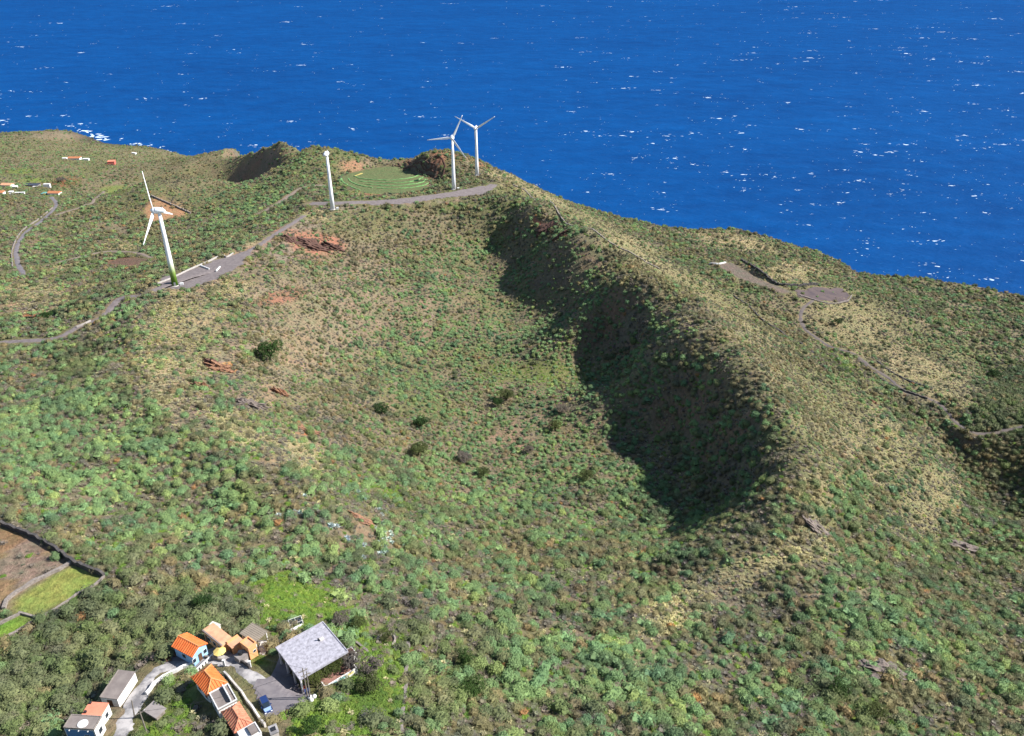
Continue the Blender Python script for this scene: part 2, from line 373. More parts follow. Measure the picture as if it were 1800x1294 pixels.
# ------------------------------------------------------------------ what grows where, read off the photo; each zone is a soft patch of ground
Z_ = {
 'dry': [(258, 600, 18, 70, 0, .7), (400, 745, 90, 14, 36, .7), (320, 560, 80, 60, 0, .8), (290, 680, 45, 60, 0, 1), (350, 640, 40, 30, 0, .4), (430, 760, 60, 20, 35, .8), (520, 800, 50, 26, 30, .9), (1540, 780, 75, 60, 40, .7), (1640, 880, 50, 80, 30, .5), (1300, 1010, 110, 28, -15, .9), (1180, 1080, 70, 30, 0, .7), (1160, 1100, 60, 20, -10, .7),
         (1390, 480, 70, 22, 0, 1), (1500, 570, 90, 50, 20, .8), (1620, 655, 110, 32, 25, 1), (1660, 690, 60, 20, 20, .9), (1130, 445, 130, 12, 33, .8), (960, 345, 90, 9, 33, .8), (890, 315, 40, 12, 30, .7), (60, 520, 60, 30, 0, .8), (215, 434, 45, 8, 0, 1), (560, 380, 30, 9, 10, 1),
         (660, 342, 70, 5, 0, .6), (115, 468, 30, 5, -10, .8), (1290, 425, 90, 14, 10, .9), (1440, 860, 40, 60, 30, .3), (1250, 520, 120, 16, 35, .5), (420, 510, 50, 22, 0, .8), (1420, 960, 60, 24, -10, .6), (450, 430, 30, 8, -30, .5), (300, 1240, 10, 8, 0, .2)],
 'bare': [(455, 292, 62, 24, -32, 1.1), (900, 765, 35, 22, 10, .8), (985, 722, 22, 10, 0, .5), (750, 560, 12, 60, 8, .7), (690, 690, 10, 50, 8, .6), (545, 428, 70, 26, 15, .95), (500, 440, 50, 20, 0, .8), (470, 520, 60, 22, -15, .5), (380, 645, 30, 14, 10, .9), (440, 700, 40, 16, 20, .8), (480, 680, 22, 26, 30, .8), (540, 755, 40, 7, -10, .8),
          (330, 680, 30, 40, 40, .6), (360, 740, 50, 14, 40, .6), (480, 800, 40, 12, 35, .6), (1200, 565, 50, 12, 40, .7), (960, 400, 40, 5, 30, 1), (1060, 465, 60, 6, 35, .6), (1430, 930, 22, 12, 0, .9), (350, 970, 60, 16, -10, .5), (1550, 1175, 30, 30, 20, .6), (60, 420, 50, 10, -50, .4), (200, 410, 60, 20, 0, .3), (40, 545, 70, 14, 0, .7), (160, 500, 80, 14, 0, .4), (670, 890, 40, 26, 20, .4), (620, 930, 70, 30, 15, .35),
          (700, 1115, 20, 50, 10, .5), (640, 1110, 30, 16, 10, .3), (1690, 960, 45, 9, 8, .7), (1300, 410, 30, 5, 0, .4), (780, 290, 28, 16, -10, .9), (735, 290, 40, 12, 20, .9), (620, 292, 26, 10, -10, .95), (690, 338, 60, 4, 0, .9), (110, 238, 70, 10, 0, .8), (60, 560, 35, 5, 0, .7), (1250, 560, 80, 20, 40, .3), (840, 290, 20, 8, 30, .7),
          (900, 1120, 50, 22, 0, .35), (1010, 1125, 40, 16, 0, .4), (1250, 1060, 60, 16, 0, .4), (100, 360, 14, 6, 0, .6), (215, 1250, 12, 40, 30, .5), (430, 448, 60, 9, -32, .8), (500, 405, 45, 10, -32, .9), (360, 500, 70, 9, -8, .6), (240, 522, 50, 7, -25, .6), (170, 562, 40, 7, -25, .6), (600, 366, 60, 5, 0, .8), (760, 354, 90, 4, -5, .7), (530, 395, 40, 12, -10, .8), (420, 480, 60, 12, -20, .6), (520, 620, 40, 60, 0, .35), (450, 590, 50, 40, 0, .35), (600, 470, 40, 40, 0, .3), (330, 740, 90, 12, 38, .5), (500, 850, 60, 12, 30, .5), (220, 1210, 16, 30, 30, .6)],
 'leafy': [(150, 1120, 190, 90, 0, 1), (330, 1080, 120, 50, 0, 1), (60, 1230, 90, 80, 0, 1), (300, 1260, 60, 50, 0, .9), (776, 298, 9, 24, 5, 1), (796, 290, 14, 20, 5, 1), (700, 1250, 60, 50, 0, .5), (560, 1270, 40, 30, 0, .4), (200, 1000, 120, 30, 0, .5), (1770, 760, 60, 130, 0, .7), (1500, 1220, 60, 50, 0, .5), (110, 325, 26, 8, -10, 1), (130, 640, 40, 30, -20, .6), (780, 1230, 60, 40, 0, .5)],
 'weeds': [(512, 1057, 84, 40, 10, 1.4), (600, 1098, 48, 26, 30, 1.2), (662, 1180, 46, 50, 20, 1.1), (636, 1245, 30, 52, 0, 1.4), (690, 1225, 26, 72, 0, 1.3), (548, 1264, 46, 32, 0, 1.4), (690, 1120, 30, 30, 0, .7), (455, 1165, 15, 20, 0, .9), (260, 1290, 60, 60, 0, .35), (320, 1230, 40, 50, 0, .5), (700, 870, 40, 15, 40, .5), (940, 655, 130, 22, 0, .35), (30, 300, 40, 5, 0, .6), (60, 318, 30, 4, 0, .8), (200, 335, 30, 8, 0, .6), (1480, 640, 40, 12, 30, .5)],
 'olive': [(640, 430, 100, 50, 0, 1), (500, 590, 90, 110, 0, 1), (560, 700, 100, 70, 0, .9), (1330, 620, 120, 90, 40, 1.2), (1430, 800, 60, 120, 20, 1.3), (1150, 500, 120, 40, 35, 1), (1260, 960, 70, 20, -10, 1), (1050, 990, 120, 20, 0, .6), (1650, 1120, 120, 90, 0, .5), (1640, 1230, 120, 50, 0, .7), (900, 960, 200, 30, 0, .4), (760, 380, 90, 20, 0, 1), (350, 300, 90, 40, 0, .8), (240, 390, 80, 40, 0, .5), (1760, 820, 50, 60, 0, .8)],
 'grey': [(430, 650, 100, 90, 0, 1.2), (540, 580, 100, 120, 0, 1.3), (640, 490, 80, 80, 0, .9), (590, 720, 90, 70, 0, .8), (1200, 570, 60, 40, 40, .8), (1300, 1060, 90, 40, 0, .7), (330, 990, 90, 30, 0, 1), (700, 1030, 120, 40, 10, .6), (1380, 860, 50, 70, 0, .5), (120, 1240, 60, 40, 0, .3), (640, 1040, 60, 30, 10, .9), (950, 1090, 120, 40, 0, .6), (1480, 1030, 90, 40, 0, .7), (200, 560, 60, 30, 0, .5), (60, 620, 60, 30, 0, .5), (250, 1100, 90, 40, 0, .4), (850, 1270, 60, 30, 0, .4)],
 'low': [(1330, 600, 170, 70, 42, 1), (1450, 740, 90, 110, 30, 1), (1120, 440, 190, 26, 32, 1), (1500, 560, 150, 70, 25, .8), (960, 345, 110, 16, 33, 1), (350, 300, 130, 50, 0, .6), (330, 560, 80, 80, 0, .5), (500, 560, 80, 90, 0, .6), (640, 400, 100, 30, 0, .6), (1620, 850, 80, 110, 0, .8), (1300, 1010, 130, 40, -10, .8), (160, 270, 200, 30, 0, .5), (480, 690, 90, 70, 0, .6), (1650, 650, 120, 60, 20, .8)],
 'small': [(900, 740, 260, 170, 0, 1), (600, 560, 140, 160, 0, .7), (900, 520, 200, 90, 0, .7), (200, 320, 240, 60, 0, .5)],
 'agave': [(590, 905, 80, 40, 15, 1), (660, 920, 40, 30, 0, .8), (520, 900, 40, 18, 0, .6), (650, 960, 50, 16, 0, .9), (560, 868, 30, 10, 10, .7), (480, 880, 25, 14, 0, .5)],
 'spurge': [(150, 800, 190, 110, 0, 1.3), (800, 580, 180, 150, 0, .8), (1000, 560, 140, 110, 30, .9), (950, 800, 220, 140, 0, .6), (440, 330, 100, 70, -30, .6), (850, 1080, 120, 60, 0, .6), (1150, 1200, 240, 90, 0, 1), (1550, 1120, 220, 100, 0, .8), (380, 860, 90, 60, 0, .8), (250, 560, 40, 60, -30, .5)],
}
def zone(ch, px, py):
    out = np.zeros(px.shape)
    for cx, cy, rx, ry, a, v in Z_[ch]:
        a = math.radians(a); dx = px - cx; dy = py - cy
        u = (dx * math.cos(a) + dy * math.sin(a)) / rx; w = (-dx * math.sin(a) + dy * math.cos(a)) / ry
        out = np.maximum(out, v * (1 - sstep(.45, 1.25, np.sqrt(u * u + w * w))))
    return out
def pad_px(nm): return PADS[nm]
def in_line(x, y, L, half):
    lo = L[:, :2].min(0) - half; hi = L[:, :2].max(0) + half; out = np.full(x.shape, 1e3)
    m = (x > lo[0]) & (x < hi[0]) & (y > lo[1]) & (y < hi[1])
    if m.any():
        xs, ys = x[m], y[m]; b = np.full(xs.shape, 1e9)
        for k in range(len(L) - 1):
            a, c = L[k], L[k + 1]; e = c[:2] - a[:2]; l2 = e @ e + 1e-9
            t = np.clip(((xs - a[0]) * e[0] + (ys - a[1]) * e[1]) / l2, 0, 1)
            b = np.minimum(b, (xs - a[0] - t * e[0]) ** 2 + (ys - a[1] - t * e[1]) ** 2)
        out[m] = np.sqrt(b)
    return out

# ------------------------------------------------------------------ the land
nx, ny = len(GX), len(GY)
PX, PY, DEP = proj(XX, YY, H)
wob = lambda s, k: (fbm(XX / s + 9 * k, YY / s + 3 * k, 3) - .5)
PXw = PX + wob(14, 1) * 60 * 300 / DEP * 1.2; PYw = PY + wob(14, 2) * 40 * 300 / DEP * 1.2
def lin(r, g, b): return np.array(srgb(r, g, b)[:3])
def ground_colour():
    nz = fbm(XX / 9, YY / 9, 4)[..., None]; nf = fbm(XX / 60 + 3, YY / 60, 3)[..., None]
    c = lin(120, 106, 94) * (1 - nz) + lin(100, 97, 74) * nz
    c = c * (1 - .5 * sstep(.45, .65, nf)) + lin(90, 98, 60) * .5 * sstep(.45, .65, nf)
    def put(ch, col, k=1.0):
        nonlocal c
        w = np.clip(zone(ch, PXw, PYw) * k, 0, 1)[..., None]; c = c * (1 - w) + np.array(col) * w
    put('leafy', lin(92, 92, 62), .6); put('weeds', lin(98, 118, 54), .95); put('dry', lin(160, 144, 118), .8); put('grey', lin(128, 114, 100), .5); put('low', lin(114, 110, 84), .6)
    red = np.clip(zone('bare', PXw, PYw), 0, 1)[..., None]
    hue = sstep(.4, .6, fbm(XX / 22 + 50, YY / 22, 3))[..., None]
    c = c * (1 - red * .85) + (lin(136, 112, 98) * (1 - hue) + lin(128, 112, 108) * hue) * red * .85
    def blob(cx, cy, rx, ry, a, col, v=1.0):
        nonlocal c
        a = math.radians(a); dx = PXw - cx; dy = PYw - cy
        u = (dx * math.cos(a) + dy * math.sin(a)) / rx; w = (-dx * math.sin(a) + dy * math.cos(a)) / ry
        m = (v * (1 - sstep(.5, 1.2, np.sqrt(u * u + w * w))))[..., None]; c = c * (1 - m) + np.array(col) * m
    blob(548, 428, 66, 24, 12, lin(144, 102, 88)); blob(470, 440, 50, 14, -30, lin(132, 112, 104), .8); blob(480, 525, 60, 14, -20, lin(138, 92, 76), .6); blob(960, 402, 40, 6, 30, lin(150, 90, 70)); blob(395, 648, 22, 8, 10, lin(190, 130, 80), .8)
    blob(618, 292, 28, 13, -8, lin(136, 106, 88)); blob(745, 293, 48, 12, 18, lin(122, 86, 70)); blob(780, 280, 34, 18, 0, lin(128, 94, 76)); blob(690, 339, 70, 3.5, 0, lin(132, 82, 66)); blob(840, 287, 24, 9, 30, lin(130, 96, 76))
    blob(500, 345, 40, 6, -10, lin(118, 98, 84), .6); blob(765, 298, 30, 26, 20, lin(104, 78, 68), .9); blob(790, 295, 16, 26, 0, lin(84, 84, 60), .8); blob(205, 460, 40, 9, 0, lin(122, 92, 78)); blob(290, 370, 48, 26, 10, lin(140, 112, 92), .8); blob(75, 550, 30, 6, 0, lin(140, 84, 54)); blob(110, 322, 28, 9, -8, lin(120, 84, 62)); blob(110, 238, 80, 9, 0, lin(118, 106, 92), .9)
    blob(540, 755, 30, 6, -12, lin(190, 110, 70), .8)
    for nm, col in (('brown_field', lin(124, 108, 100)), ('green_field', lin(126, 132, 74)), ('lower_green', lin(104, 132, 58)), ('crater_field', lin(96, 104, 74)), ('vineyard_plot', lin(92, 80, 80)), ('upper_plot', lin(104, 94, 90)), ('triangle_plot', lin(150, 116, 92)), ('dark_plot', lin(104, 84, 76))):
        m = (1 - sstep(-2.0, 1.0, poly_sdf(XX, YY, [tuple(p[:2]) for p in PADW[nm]]) + wob(6, 4) * 3))[..., None]; c = c * (1 - m) + col * m
    bf = (poly_sdf(XX, YY, [tuple(p[:2]) for p in PADW['brown_field']]) < 0)[..., None]
    c = np.where(bf, c * (1 - .6 * sstep(.5, .62, nz)) + lin(140, 112, 78) * .5 * sstep(.5, .62, nz), c)
    gf = (poly_sdf(XX, YY, [tuple(p[:2]) for p in PADW['green_field']]) < 0)[..., None]
    c = np.where(gf, c * (1 - .7 * sstep(.5, .62, nz)) + lin(98, 130, 52) * .7 * sstep(.5, .62, nz), c)
    # bare rock and scree where the land is too steep to hold soil
    gy, gx = np.gradient(H); sl = np.sqrt((gx / np.gradient(GX)[None]) ** 2 + (gy / np.gradient(GY)[:, None]) ** 2)
    m = sstep(.95, 1.4, sl)[..., None] * .85; c = c * (1 - m) + (lin(98, 92, 86) * (1 - hue) + lin(108, 92, 82) * hue) * m
    m = sstep(2, -10, cd)[..., None] * 0; sea_edge = sstep(16, 3, H)[..., None]; c = c * (1 - sea_edge) + lin(72, 66, 62) * sea_edge
    return c * 1.0
GC = ground_colour()
V = np.c_[XX.ravel(), YY.ravel(), H.ravel()]
idx = np.arange(nx * ny).reshape(ny, nx)
F = np.stack([idx[:-1, :-1], idx[:-1, 1:], idx[1:, 1:], idx[1:, :-1]], -1).reshape(-1, 4)
me = bpy.data.meshes.new('ground'); me.vertices.add(len(V)); me.vertices.foreach_set('co', V.ravel())
me.loops.add(F.size); me.loops.foreach_set('vertex_index', F.ravel()); me.polygons.add(len(F))
me.polygons.foreach_set('loop_start', np.arange(0, F.size, 4)); me.update(); me.polygons.foreach_set('use_smooth', [True] * len(F))
ca = me.color_attributes.new('soil', 'FLOAT_COLOR', 'POINT'); ca.data.foreach_set('color', np.c_[GC.reshape(-1, 3), np.ones(nx * ny)].ravel())
gm = bpy.data.materials.new('soil_and_litter'); gm.use_nodes = True; nt = gm.node_tree; b = nt.nodes['Principled BSDF']; b.inputs['Roughness'].default_value = .95; b.inputs['Specular IOR Level'].default_value = .1
at_n = nt.nodes.new('ShaderNodeVertexColor'); at_n.layer_name = 'soil'
tc = nt.nodes.new('ShaderNodeTexCoord')
def noise_node(nt, tc, s, det=6, rg=.7):
    n = nt.nodes.new('ShaderNodeTexNoise'); n.inputs['Scale'].default_value = s; n.inputs['Detail'].default_value = det; n.inputs['Roughness'].default_value = rg
    nt.links.new(tc.outputs['Object'], n.inputs['Vector']); return n
def mixc(nt, mode, a, b, fac):
    m = nt.nodes.new('ShaderNodeMix'); m.data_type = 'RGBA'; m.blend_type = mode
    for s, v in ((m.inputs['Factor'], fac), (m.inputs['A'], a), (m.inputs['B'], b)):
        if hasattr(v, 'is_output') or isinstance(v, bpy.types.NodeSocket): nt.links.new(v, s)
        else: s.default_value = v
    return m.outputs['Result']
n1 = noise_node(nt, tc, .55); r1 = nt.nodes.new('ShaderNodeValToRGB'); r1.color_ramp.elements[0].position = .3; r1.color_ramp.elements[1].position = .7
r1.color_ramp.elements[0].color = (.55, .55, .52, 1); r1.color_ramp.elements[1].color = (1.35, 1.3, 1.25, 1)
nt.links.new(n1.outputs['Fac'], r1.inputs['Fac'])
n2 = noise_node(nt, tc, .16, 4); r2 = nt.nodes.new('ShaderNodeValToRGB'); r2.color_ramp.elements[0].position = .38; r2.color_ramp.elements[1].position = .66
r2.color_ramp.elements[0].color = (1.12, 1.0, .92, 1); r2.color_ramp.elements[1].color = (.86, 1.02, .84, 1)
nt.links.new(n2.outputs['Fac'], r2.inputs['Fac'])
nt.links.new(mixc(nt, 'MULTIPLY', mixc(nt, 'MULTIPLY', at_n.outputs['Color'], r1.outputs['Color'], 1.0), r2.outputs['Color'], 1.0), b.inputs['Base Color'])
bp = nt.nodes.new('ShaderNodeBump'); bp.inputs['Strength'].default_value = .9; bp.inputs['Distance'].default_value = 1.2
nt.links.new(n1.outputs['Fac'], bp.inputs['Height']); nt.links.new(bp.outputs['Normal'], b.inputs['Normal'])
tag(link('ground', me, gm), 'scrub-covered volcanic slope with an open crater above the sea', kind='structure')

# ------------------------------------------------------------------ the sea
def sea_material():
    m = bpy.data.materials.new('sea_water'); m.use_nodes = True; nt = m.node_tree; b = nt.nodes['Principled BSDF']
    b.inputs['Roughness'].default_value = .4; b.inputs['IOR'].default_value = 1.33; b.inputs['Specular IOR Level'].default_value = .06
    tc = nt.nodes.new('ShaderNodeTexCoord')
    mp = nt.nodes.new('ShaderNodeMapping'); mp.inputs['Rotation'].default_value = (0, 0, math.radians(-22)); mp.inputs['Scale'].default_value = (.55, 1.0, 1)
    nt.links.new(tc.outputs['Object'], mp.inputs['Vector'])
    def nz(s, d, rg=.6):
        n = nt.nodes.new('ShaderNodeTexNoise'); n.inputs['Scale'].default_value = s; n.inputs['Detail'].default_value = d; n.inputs['Roughness'].default_value = rg
        nt.links.new(mp.outputs['Vector'], n.inputs['Vector']); return n
    big = nz(.0035, 3); mid = nz(.028, 5); fine = nz(.11, 6, .7)
    r = nt.nodes.new('ShaderNodeValToRGB'); r.color_ramp.elements[0].position = .32; r.color_ramp.elements[1].position = .68
    r.color_ramp.elements[0].color = (.0005, .036, .142, 1); r.color_ramp.elements[1].color = (.0009, .056, .200, 1)
    av = nt.nodes.new('ShaderNodeMath'); av.operation = 'MULTIPLY_ADD'; av.inputs[1].default_value = .55; hb = nt.nodes.new('ShaderNodeMath'); hb.operation = 'MULTIPLY'; hb.inputs[1].default_value = .45
    nt.links.new(big.outputs['Fac'], hb.inputs[0]); nt.links.new(mid.outputs['Fac'], av.inputs[0]); nt.links.new(hb.outputs[0], av.inputs[2]); nt.links.new(av.outputs[0], r.inputs['Fac'])  # light and dark of the wave facets painted into the water colour
    # thin streaks of aerated water between the crests
    rs = nt.nodes.new('ShaderNodeValToRGB'); rs.color_ramp.elements[0].position = .60; rs.color_ramp.elements[1].position = .80
    rs.color_ramp.elements[0].color = (0, 0, 0, 1); rs.color_ramp.elements[1].color = (.28, .28, .28, 1); nt.links.new(fine.outputs['Fac'], rs.inputs['Fac'])
    col = mixc(nt, 'MIX', r.outputs['Color'], (.05, .24, .5, 1), rs.outputs['Color'])
    b1 = nt.nodes.new('ShaderNodeBump'); b1.inputs['Strength'].default_value = .8; b1.inputs['Distance'].default_value = 6.0; nt.links.new(mid.outputs['Fac'], b1.inputs['Height'])
    b2 = nt.nodes.new('ShaderNodeBump'); b2.inputs['Strength'].default_value = .7; b2.inputs['Distance'].default_value = 1.8; nt.links.new(fine.outputs['Fac'], b2.inputs['Height']); nt.links.new(b1.outputs['Normal'], b2.inputs['Normal'])
    df = nt.nodes.new('ShaderNodeBsdfDiffuse'); gl = nt.nodes.new('ShaderNodeBsdfGlossy'); gl.inputs['Roughness'].default_value = .32; mx = nt.nodes.new('ShaderNodeMixShader'); mx.inputs['Fac'].default_value = .03
    nt.links.new(col, df.inputs['Color']); nt.links.new(b2.outputs['Normal'], df.inputs['Normal']); nt.links.new(b2.outputs['Normal'], gl.inputs['Normal'])
    nt.links.new(df.outputs[0], mx.inputs[1]); nt.links.new(gl.outputs[0], mx.inputs[2]); nt.links.new(mx.outputs[0], nt.nodes['Material Output'].inputs['Surface']); nt.nodes.remove(b)
    return m
sx = [-40000, -9000, -3000, -1000, 0, 1000, 3000, 9000, 40000]; sy = [300, 900, 1600, 2600, 4500, 9000, 20000, 60000]
sv_ = [(x, y, 0) for y in sy for x in sx]; sf_ = [(j * 9 + i, j * 9 + i + 1, (j + 1) * 9 + i + 1, (j + 1) * 9 + i) for j in range(7) for i in range(8)]
tag(link('sea', mesh('sea', sv_, sf_), sea_material()), 'deep blue open sea flecked with whitecaps', kind='structure')
foam = mat('foam', srgb(215, 228, 238, .8), srgb(96, 150, 200, .7), .12, rough=.9, lo=.50, hi=.68)
def whitecaps():
    r = np.random.default_rng(3); v = []; f = []
    def blob(x, y, a, b_, rot, z):
        n = 9; k = len(v); c, s = math.cos(rot), math.sin(rot)
        for i in range(n):
            t = 2 * math.pi * i / n; q = .55 + .75 * r.random(); X = a * math.cos(t) * q; Y = b_ * math.sin(t) * q
            v.append((x + c * X - s * Y, y + s * X + c * Y, z))
        v.append((x, y, z + .25)); f.extend([(k + i, k + (i + 1) % n, k + n) for i in range(n)])
    n_done = 0
    while n_done < 2300:
        px = r.uniform(-150, 1950); py = r.uniform(-60, 545) if r.random() < .5 else -60 + 420 * r.random() ** 1.15
        p = W(px, py, 0)
        if poly_sdf(np.array([p[0]]), np.array([p[1]]), COAST)[0] < 30: continue
        dens = .5 + .5 * sstep(500, 1700, px)
        if r.random() > dens: continue
        d = np.linalg.norm(p - [0, 0, CAM_Z]); n_done += 1
        big = r.random() ** 6
        s = (.55 + 3.2 * big ** 1.3) * (.42 + d / 1900); rot = math.radians(r.normal(-10, 16))
        blob(p[0], p[1], s * r.uniform(.9, 1.5), s * r.uniform(.35, .75), rot, .12)
        for k in range(int(r.integers(0, 3) + 6 * big)):
            q = r.normal(0, 1, 2) * s * np.array([3.2, 1.8])
            blob(p[0] + q[0], p[1] + q[1], s * r.uniform(.2, .8), s * r.uniform(.08, .25), rot + r.normal(0, .25), .12)
    # surf along the low shore
    C = [(-860, 1500), (-800, 1510), (-752, 1468), (-700, 1430), (-634, 1402), (-560, 1338), (-494, 1282), (-431, 1250)]
    for a, b_ in zip(C[:-1], C[1:]):
        L_ = math.dist(a, b_)
        for k in range(int(L_ / 7)):
            t = r.random(); x = a[0] + (b_[0] - a[0]) * t + r.normal(6, 7); y = a[1] + (b_[1] - a[1]) * t + r.normal(8, 7)
            big = 1.5 if -790 < x < -700 else .7
            blob(x, y, r.uniform(2, 6) * big, r.uniform(1.2, 3.5) * big, r.uniform(0, 3), .15 + .1 * r.random())
    return mesh('whitecaps', v, f)
tag(link('whitecaps', whitecaps(), foam), 'white foam crests scattered over the open sea', kind='stuff')

# ------------------------------------------------------------------ roads, yards and walls
asphalt = mat('worn_asphalt', srgb(128, 120, 124, .55), srgb(150, 142, 142, .6), .35, rough=.95, bump=.2)
gravel = mat('volcanic_gravel', srgb(124, 112, 110, .6), srgb(150, 138, 134, .62), .5, rough=1, bump=.3)
track_m = mat('dirt_track', srgb(140, 122, 112, .6), srgb(160, 142, 126, .62), .4, rough=1, bump=.3)
concrete = mat('stained_concrete', srgb(134, 130, 130, .66), srgb(196, 190, 186, .7), .28, rough=.9, lo=.42, hi=.6)
pale_conc = mat('pale_concrete', srgb(205, 196, 186, .75), srgb(232, 224, 214, .8), .5)
stone = mat('lava_stone', srgb(70, 66, 66, .7), srgb(104, 98, 94, .7), 2.2, rough=1, bump=.7)
pale_stone = mat('pale_stone', srgb(168, 156, 146, .7), srgb(126, 116, 108, .7), 2.0, rough=1, bump=.6)
whitewash = mat('whitewash', srgb(228, 226, 222, .8), srgb(205, 203, 200, .8), 1.2, rough=.9)
parapet_m = mat('weathered_parapet', srgb(196, 188, 180, .75), srgb(168, 160, 152, .75), .8)
def ribbon(name, L, half, m, label, lift=.12, kind='structure', jitter=.45):
    v = []; f = []; r = np.random.default_rng(len(L))
    T = np.gradient(L[:, :2], axis=0); T /= np.linalg.norm(T, axis=1)[:, None] + 1e-9; N = np.c_[-T[:, 1], T[:, 0]]
    ws = np.linspace(-1, 1, 5)
    for i in range(len(L)):
        jl, jr = r.normal(0, jitter, 2)
        for k, w in enumerate(ws):
            hw = half + (jl if w < 0 else jr) * abs(w); q = L[i, :2] + N[i] * w * hw
            v.append((q[0], q[1], max(float(H_at(q[0], q[1])), L[i, 2] - .25) + lift - (.25 if abs(w) == 1 else 0)))
    for i in range(len(L) - 1):
        for k in range(4): f.append((i * 5 + k, i * 5 + k + 1, (i + 1) * 5 + k + 1, (i + 1) * 5 + k))
    return tag(link(name, mesh(name, v, [q[::-1] for q in f], True), m), label, kind=kind)
def drape(name, poly, m, label, lift=.12, step=1.5, kind='structure', ragged=1.6):
    """a sheet lying on the land inside an outline"""
    bm = bmesh.new(); poly = np.array(poly)[:, :2]; lo = poly.min(0); hi = poly.max(0)
    xs = np.arange(lo[0], hi[0] + step, step); ys = np.arange(lo[1], hi[1] + step, step); gx, gy = np.meshgrid(xs, ys)
    ins = poly_sdf(gx, gy, [tuple(p) for p in poly]) + (fbm(gx / (2 + ragged * .6), gy / (2 + ragged * .6), 3) - .5) * ragged < .1
    z = H_at(gx, gy) + lift; V_ = {}
    def vv(j, i):
        if (j, i) not in V_: V_[(j, i)] = bm.verts.new((gx[j, i], gy[j, i], z[j, i] - (0 if ins[j, i] else .3)))
        return V_[(j, i)]
    for j in range(len(ys) - 1):
        for i in range(len(xs) - 1):
            if int(ins[j, i]) + int(ins[j, i + 1]) + int(ins[j + 1, i]) + int(ins[j + 1, i + 1]) >= 3: bm.faces.new((vv(j, i), vv(j, i + 1), vv(j + 1, i + 1), vv(j + 1, i)))
    me_ = bpy.data.meshes.new(name); bm.to_mesh(me_); bm.free()
    return tag(link(name, me_, m), label, kind=kind)
RLAB = {'rim_road': ('grey gravel road climbing to the turbines along the crater rim', gravel), 'hill_track': ('short grey track on the hill beyond the turbines', track_m), 'ridge_road': ('grey road along the far crater rim', gravel),
        'valley_road': ('narrow paved road winding down the valley', asphalt), 'valley_lane': ('side lane branching off the valley road', track_m), 'plot_track': ('dark track curving past the bare plot', track_m),
        'slope_track': ('dirt track winding down the outer crater slope', mat('ash_track', srgb(112, 102, 102, .55), srgb(138, 124, 112, .55), .12, rough=1)), 'village_lane': ('stained concrete lane between the village houses', concrete)}
for nm, (L, hw) in LINES.items(): ribbon('road' if 'road' in nm else ('lane' if 'lane' in nm else 'track'), L, hw, RLAB[nm][1], RLAB[nm][0])
drape('gravel_pavement', PADW['turbine_pad'], gravel, 'grey gravel platform at the foot of the nearer turbine', .10, ragged=5)
drape('gravel_pavement', PADW['ridge_yard'], gravel, 'long gravel apron on the far crater rim', .22, 2.0, ragged=6)
drape('yard_pavement', PADW['village_yard'], asphalt, 'worn asphalt yard before the flat-roofed house', .13, .8)
drape('patio_pavement', [at(455, 1123), at(483, 1122), at(478, 1134), at(463, 1153), at(452, 1140)], pale_conc, 'pale concrete patio beside the shed', .16, .7)
drape('house_pavement', [at(352, 1158), at(372, 1140), at(398, 1126), at(412, 1140), at(425, 1150), at(420, 1166), at(396, 1172), at(360, 1166)], concrete, 'stained concrete forecourt of the blue house', .155, .7)
drape('plot_pavement', PADW['vineyard_plot'], mat('dark_ash', srgb(88, 76, 80, .55), srgb(122, 104, 98, .55), .12, rough=1, bump=.4, lo=.3, hi=.7), 'plot of dark volcanic ash beside the track', .15, 1.5, ragged=9)
for nm in ('apron',):
    pass

def wall_line(pxs, h, t, m, label, name='stone_wall', cat='wall', group=None, step=1.2, rough=.15, world_pts=None):
    P_ = [at(*p) for p in pxs] if world_pts is None else world_pts
    L = smooth_line(P_, step) if len(P_) > 2 else np.array([P_[0] + (P_[1] - P_[0]) * k for k in np.linspace(0, 1, max(2, int(np.linalg.norm(P_[1] - P_[0]) / step)))])
    T = np.gradient(L[:, :2], axis=0); T /= np.linalg.norm(T, axis=1)[:, None] + 1e-9; N = np.c_[-T[:, 1], T[:, 0]]
    r = np.random.default_rng(int(abs(L[0, 0] * 7)) % 1000); mb = MB(); n = len(L)
    for i in range(n):
        z = float(H_at(L[i, 0], L[i, 1])); hh = h * (1 + r.normal(0, rough)); o = r.normal(0, t * rough)
        for s, zz in ((-1, z - .6), (-1, z + hh), (1, z + hh + r.normal(0, rough * .2)), (1, z - .6)):
            q = L[i, :2] + N[i] * (s * t / 2 + o); mb.v.append((q[0], q[1], zz))
    for i in range(n - 1):
        a = i * 4; c = a + 4
        mb.f += [(a, c, c + 1, a + 1), (a + 1, c + 1, c + 2, a + 2), (a + 2, c + 2, c + 3, a + 3)]
    mb.f += [(0, 1, 2, 3), (4 * n - 1, 4 * n - 2, 4 * n - 3, 4 * n - 4)]
    c = L.mean(0); mb.v = [(x - c[0], y - c[1], z - c[2]) for x, y, z in mb.v]
    return tag(mb.build(name, m, None, c), label, cat, group)
wall_line([(4, 924), (40, 938), (80, 956), (104, 972), (130, 991), (158, 1004), (184, 1014)], 1.5, .7, stone, 'long dark stone wall along the top of the brown field')
wall_line([(126, 990), (104, 1003), (72, 1018), (44, 1034), (20, 1050), (6, 1072)], .7, .8, pale_stone, 'pale rubble wall between the brown and green fields')
wall_line([(184, 1014), (166, 1030), (136, 1046), (100, 1070), (68, 1088), (16, 1118)], .5, .5, pale_stone, 'low pale wall along the lower edge of the green field')
wall_line([(34, 1078), (68, 1088)], .6, .5, pale_stone, 'short pale wall crossing the green field corner')
wall_line([(36, 1080), (0, 1098)], .6, .5, pale_stone, 'short pale wall at the edge of the photo by the green field')
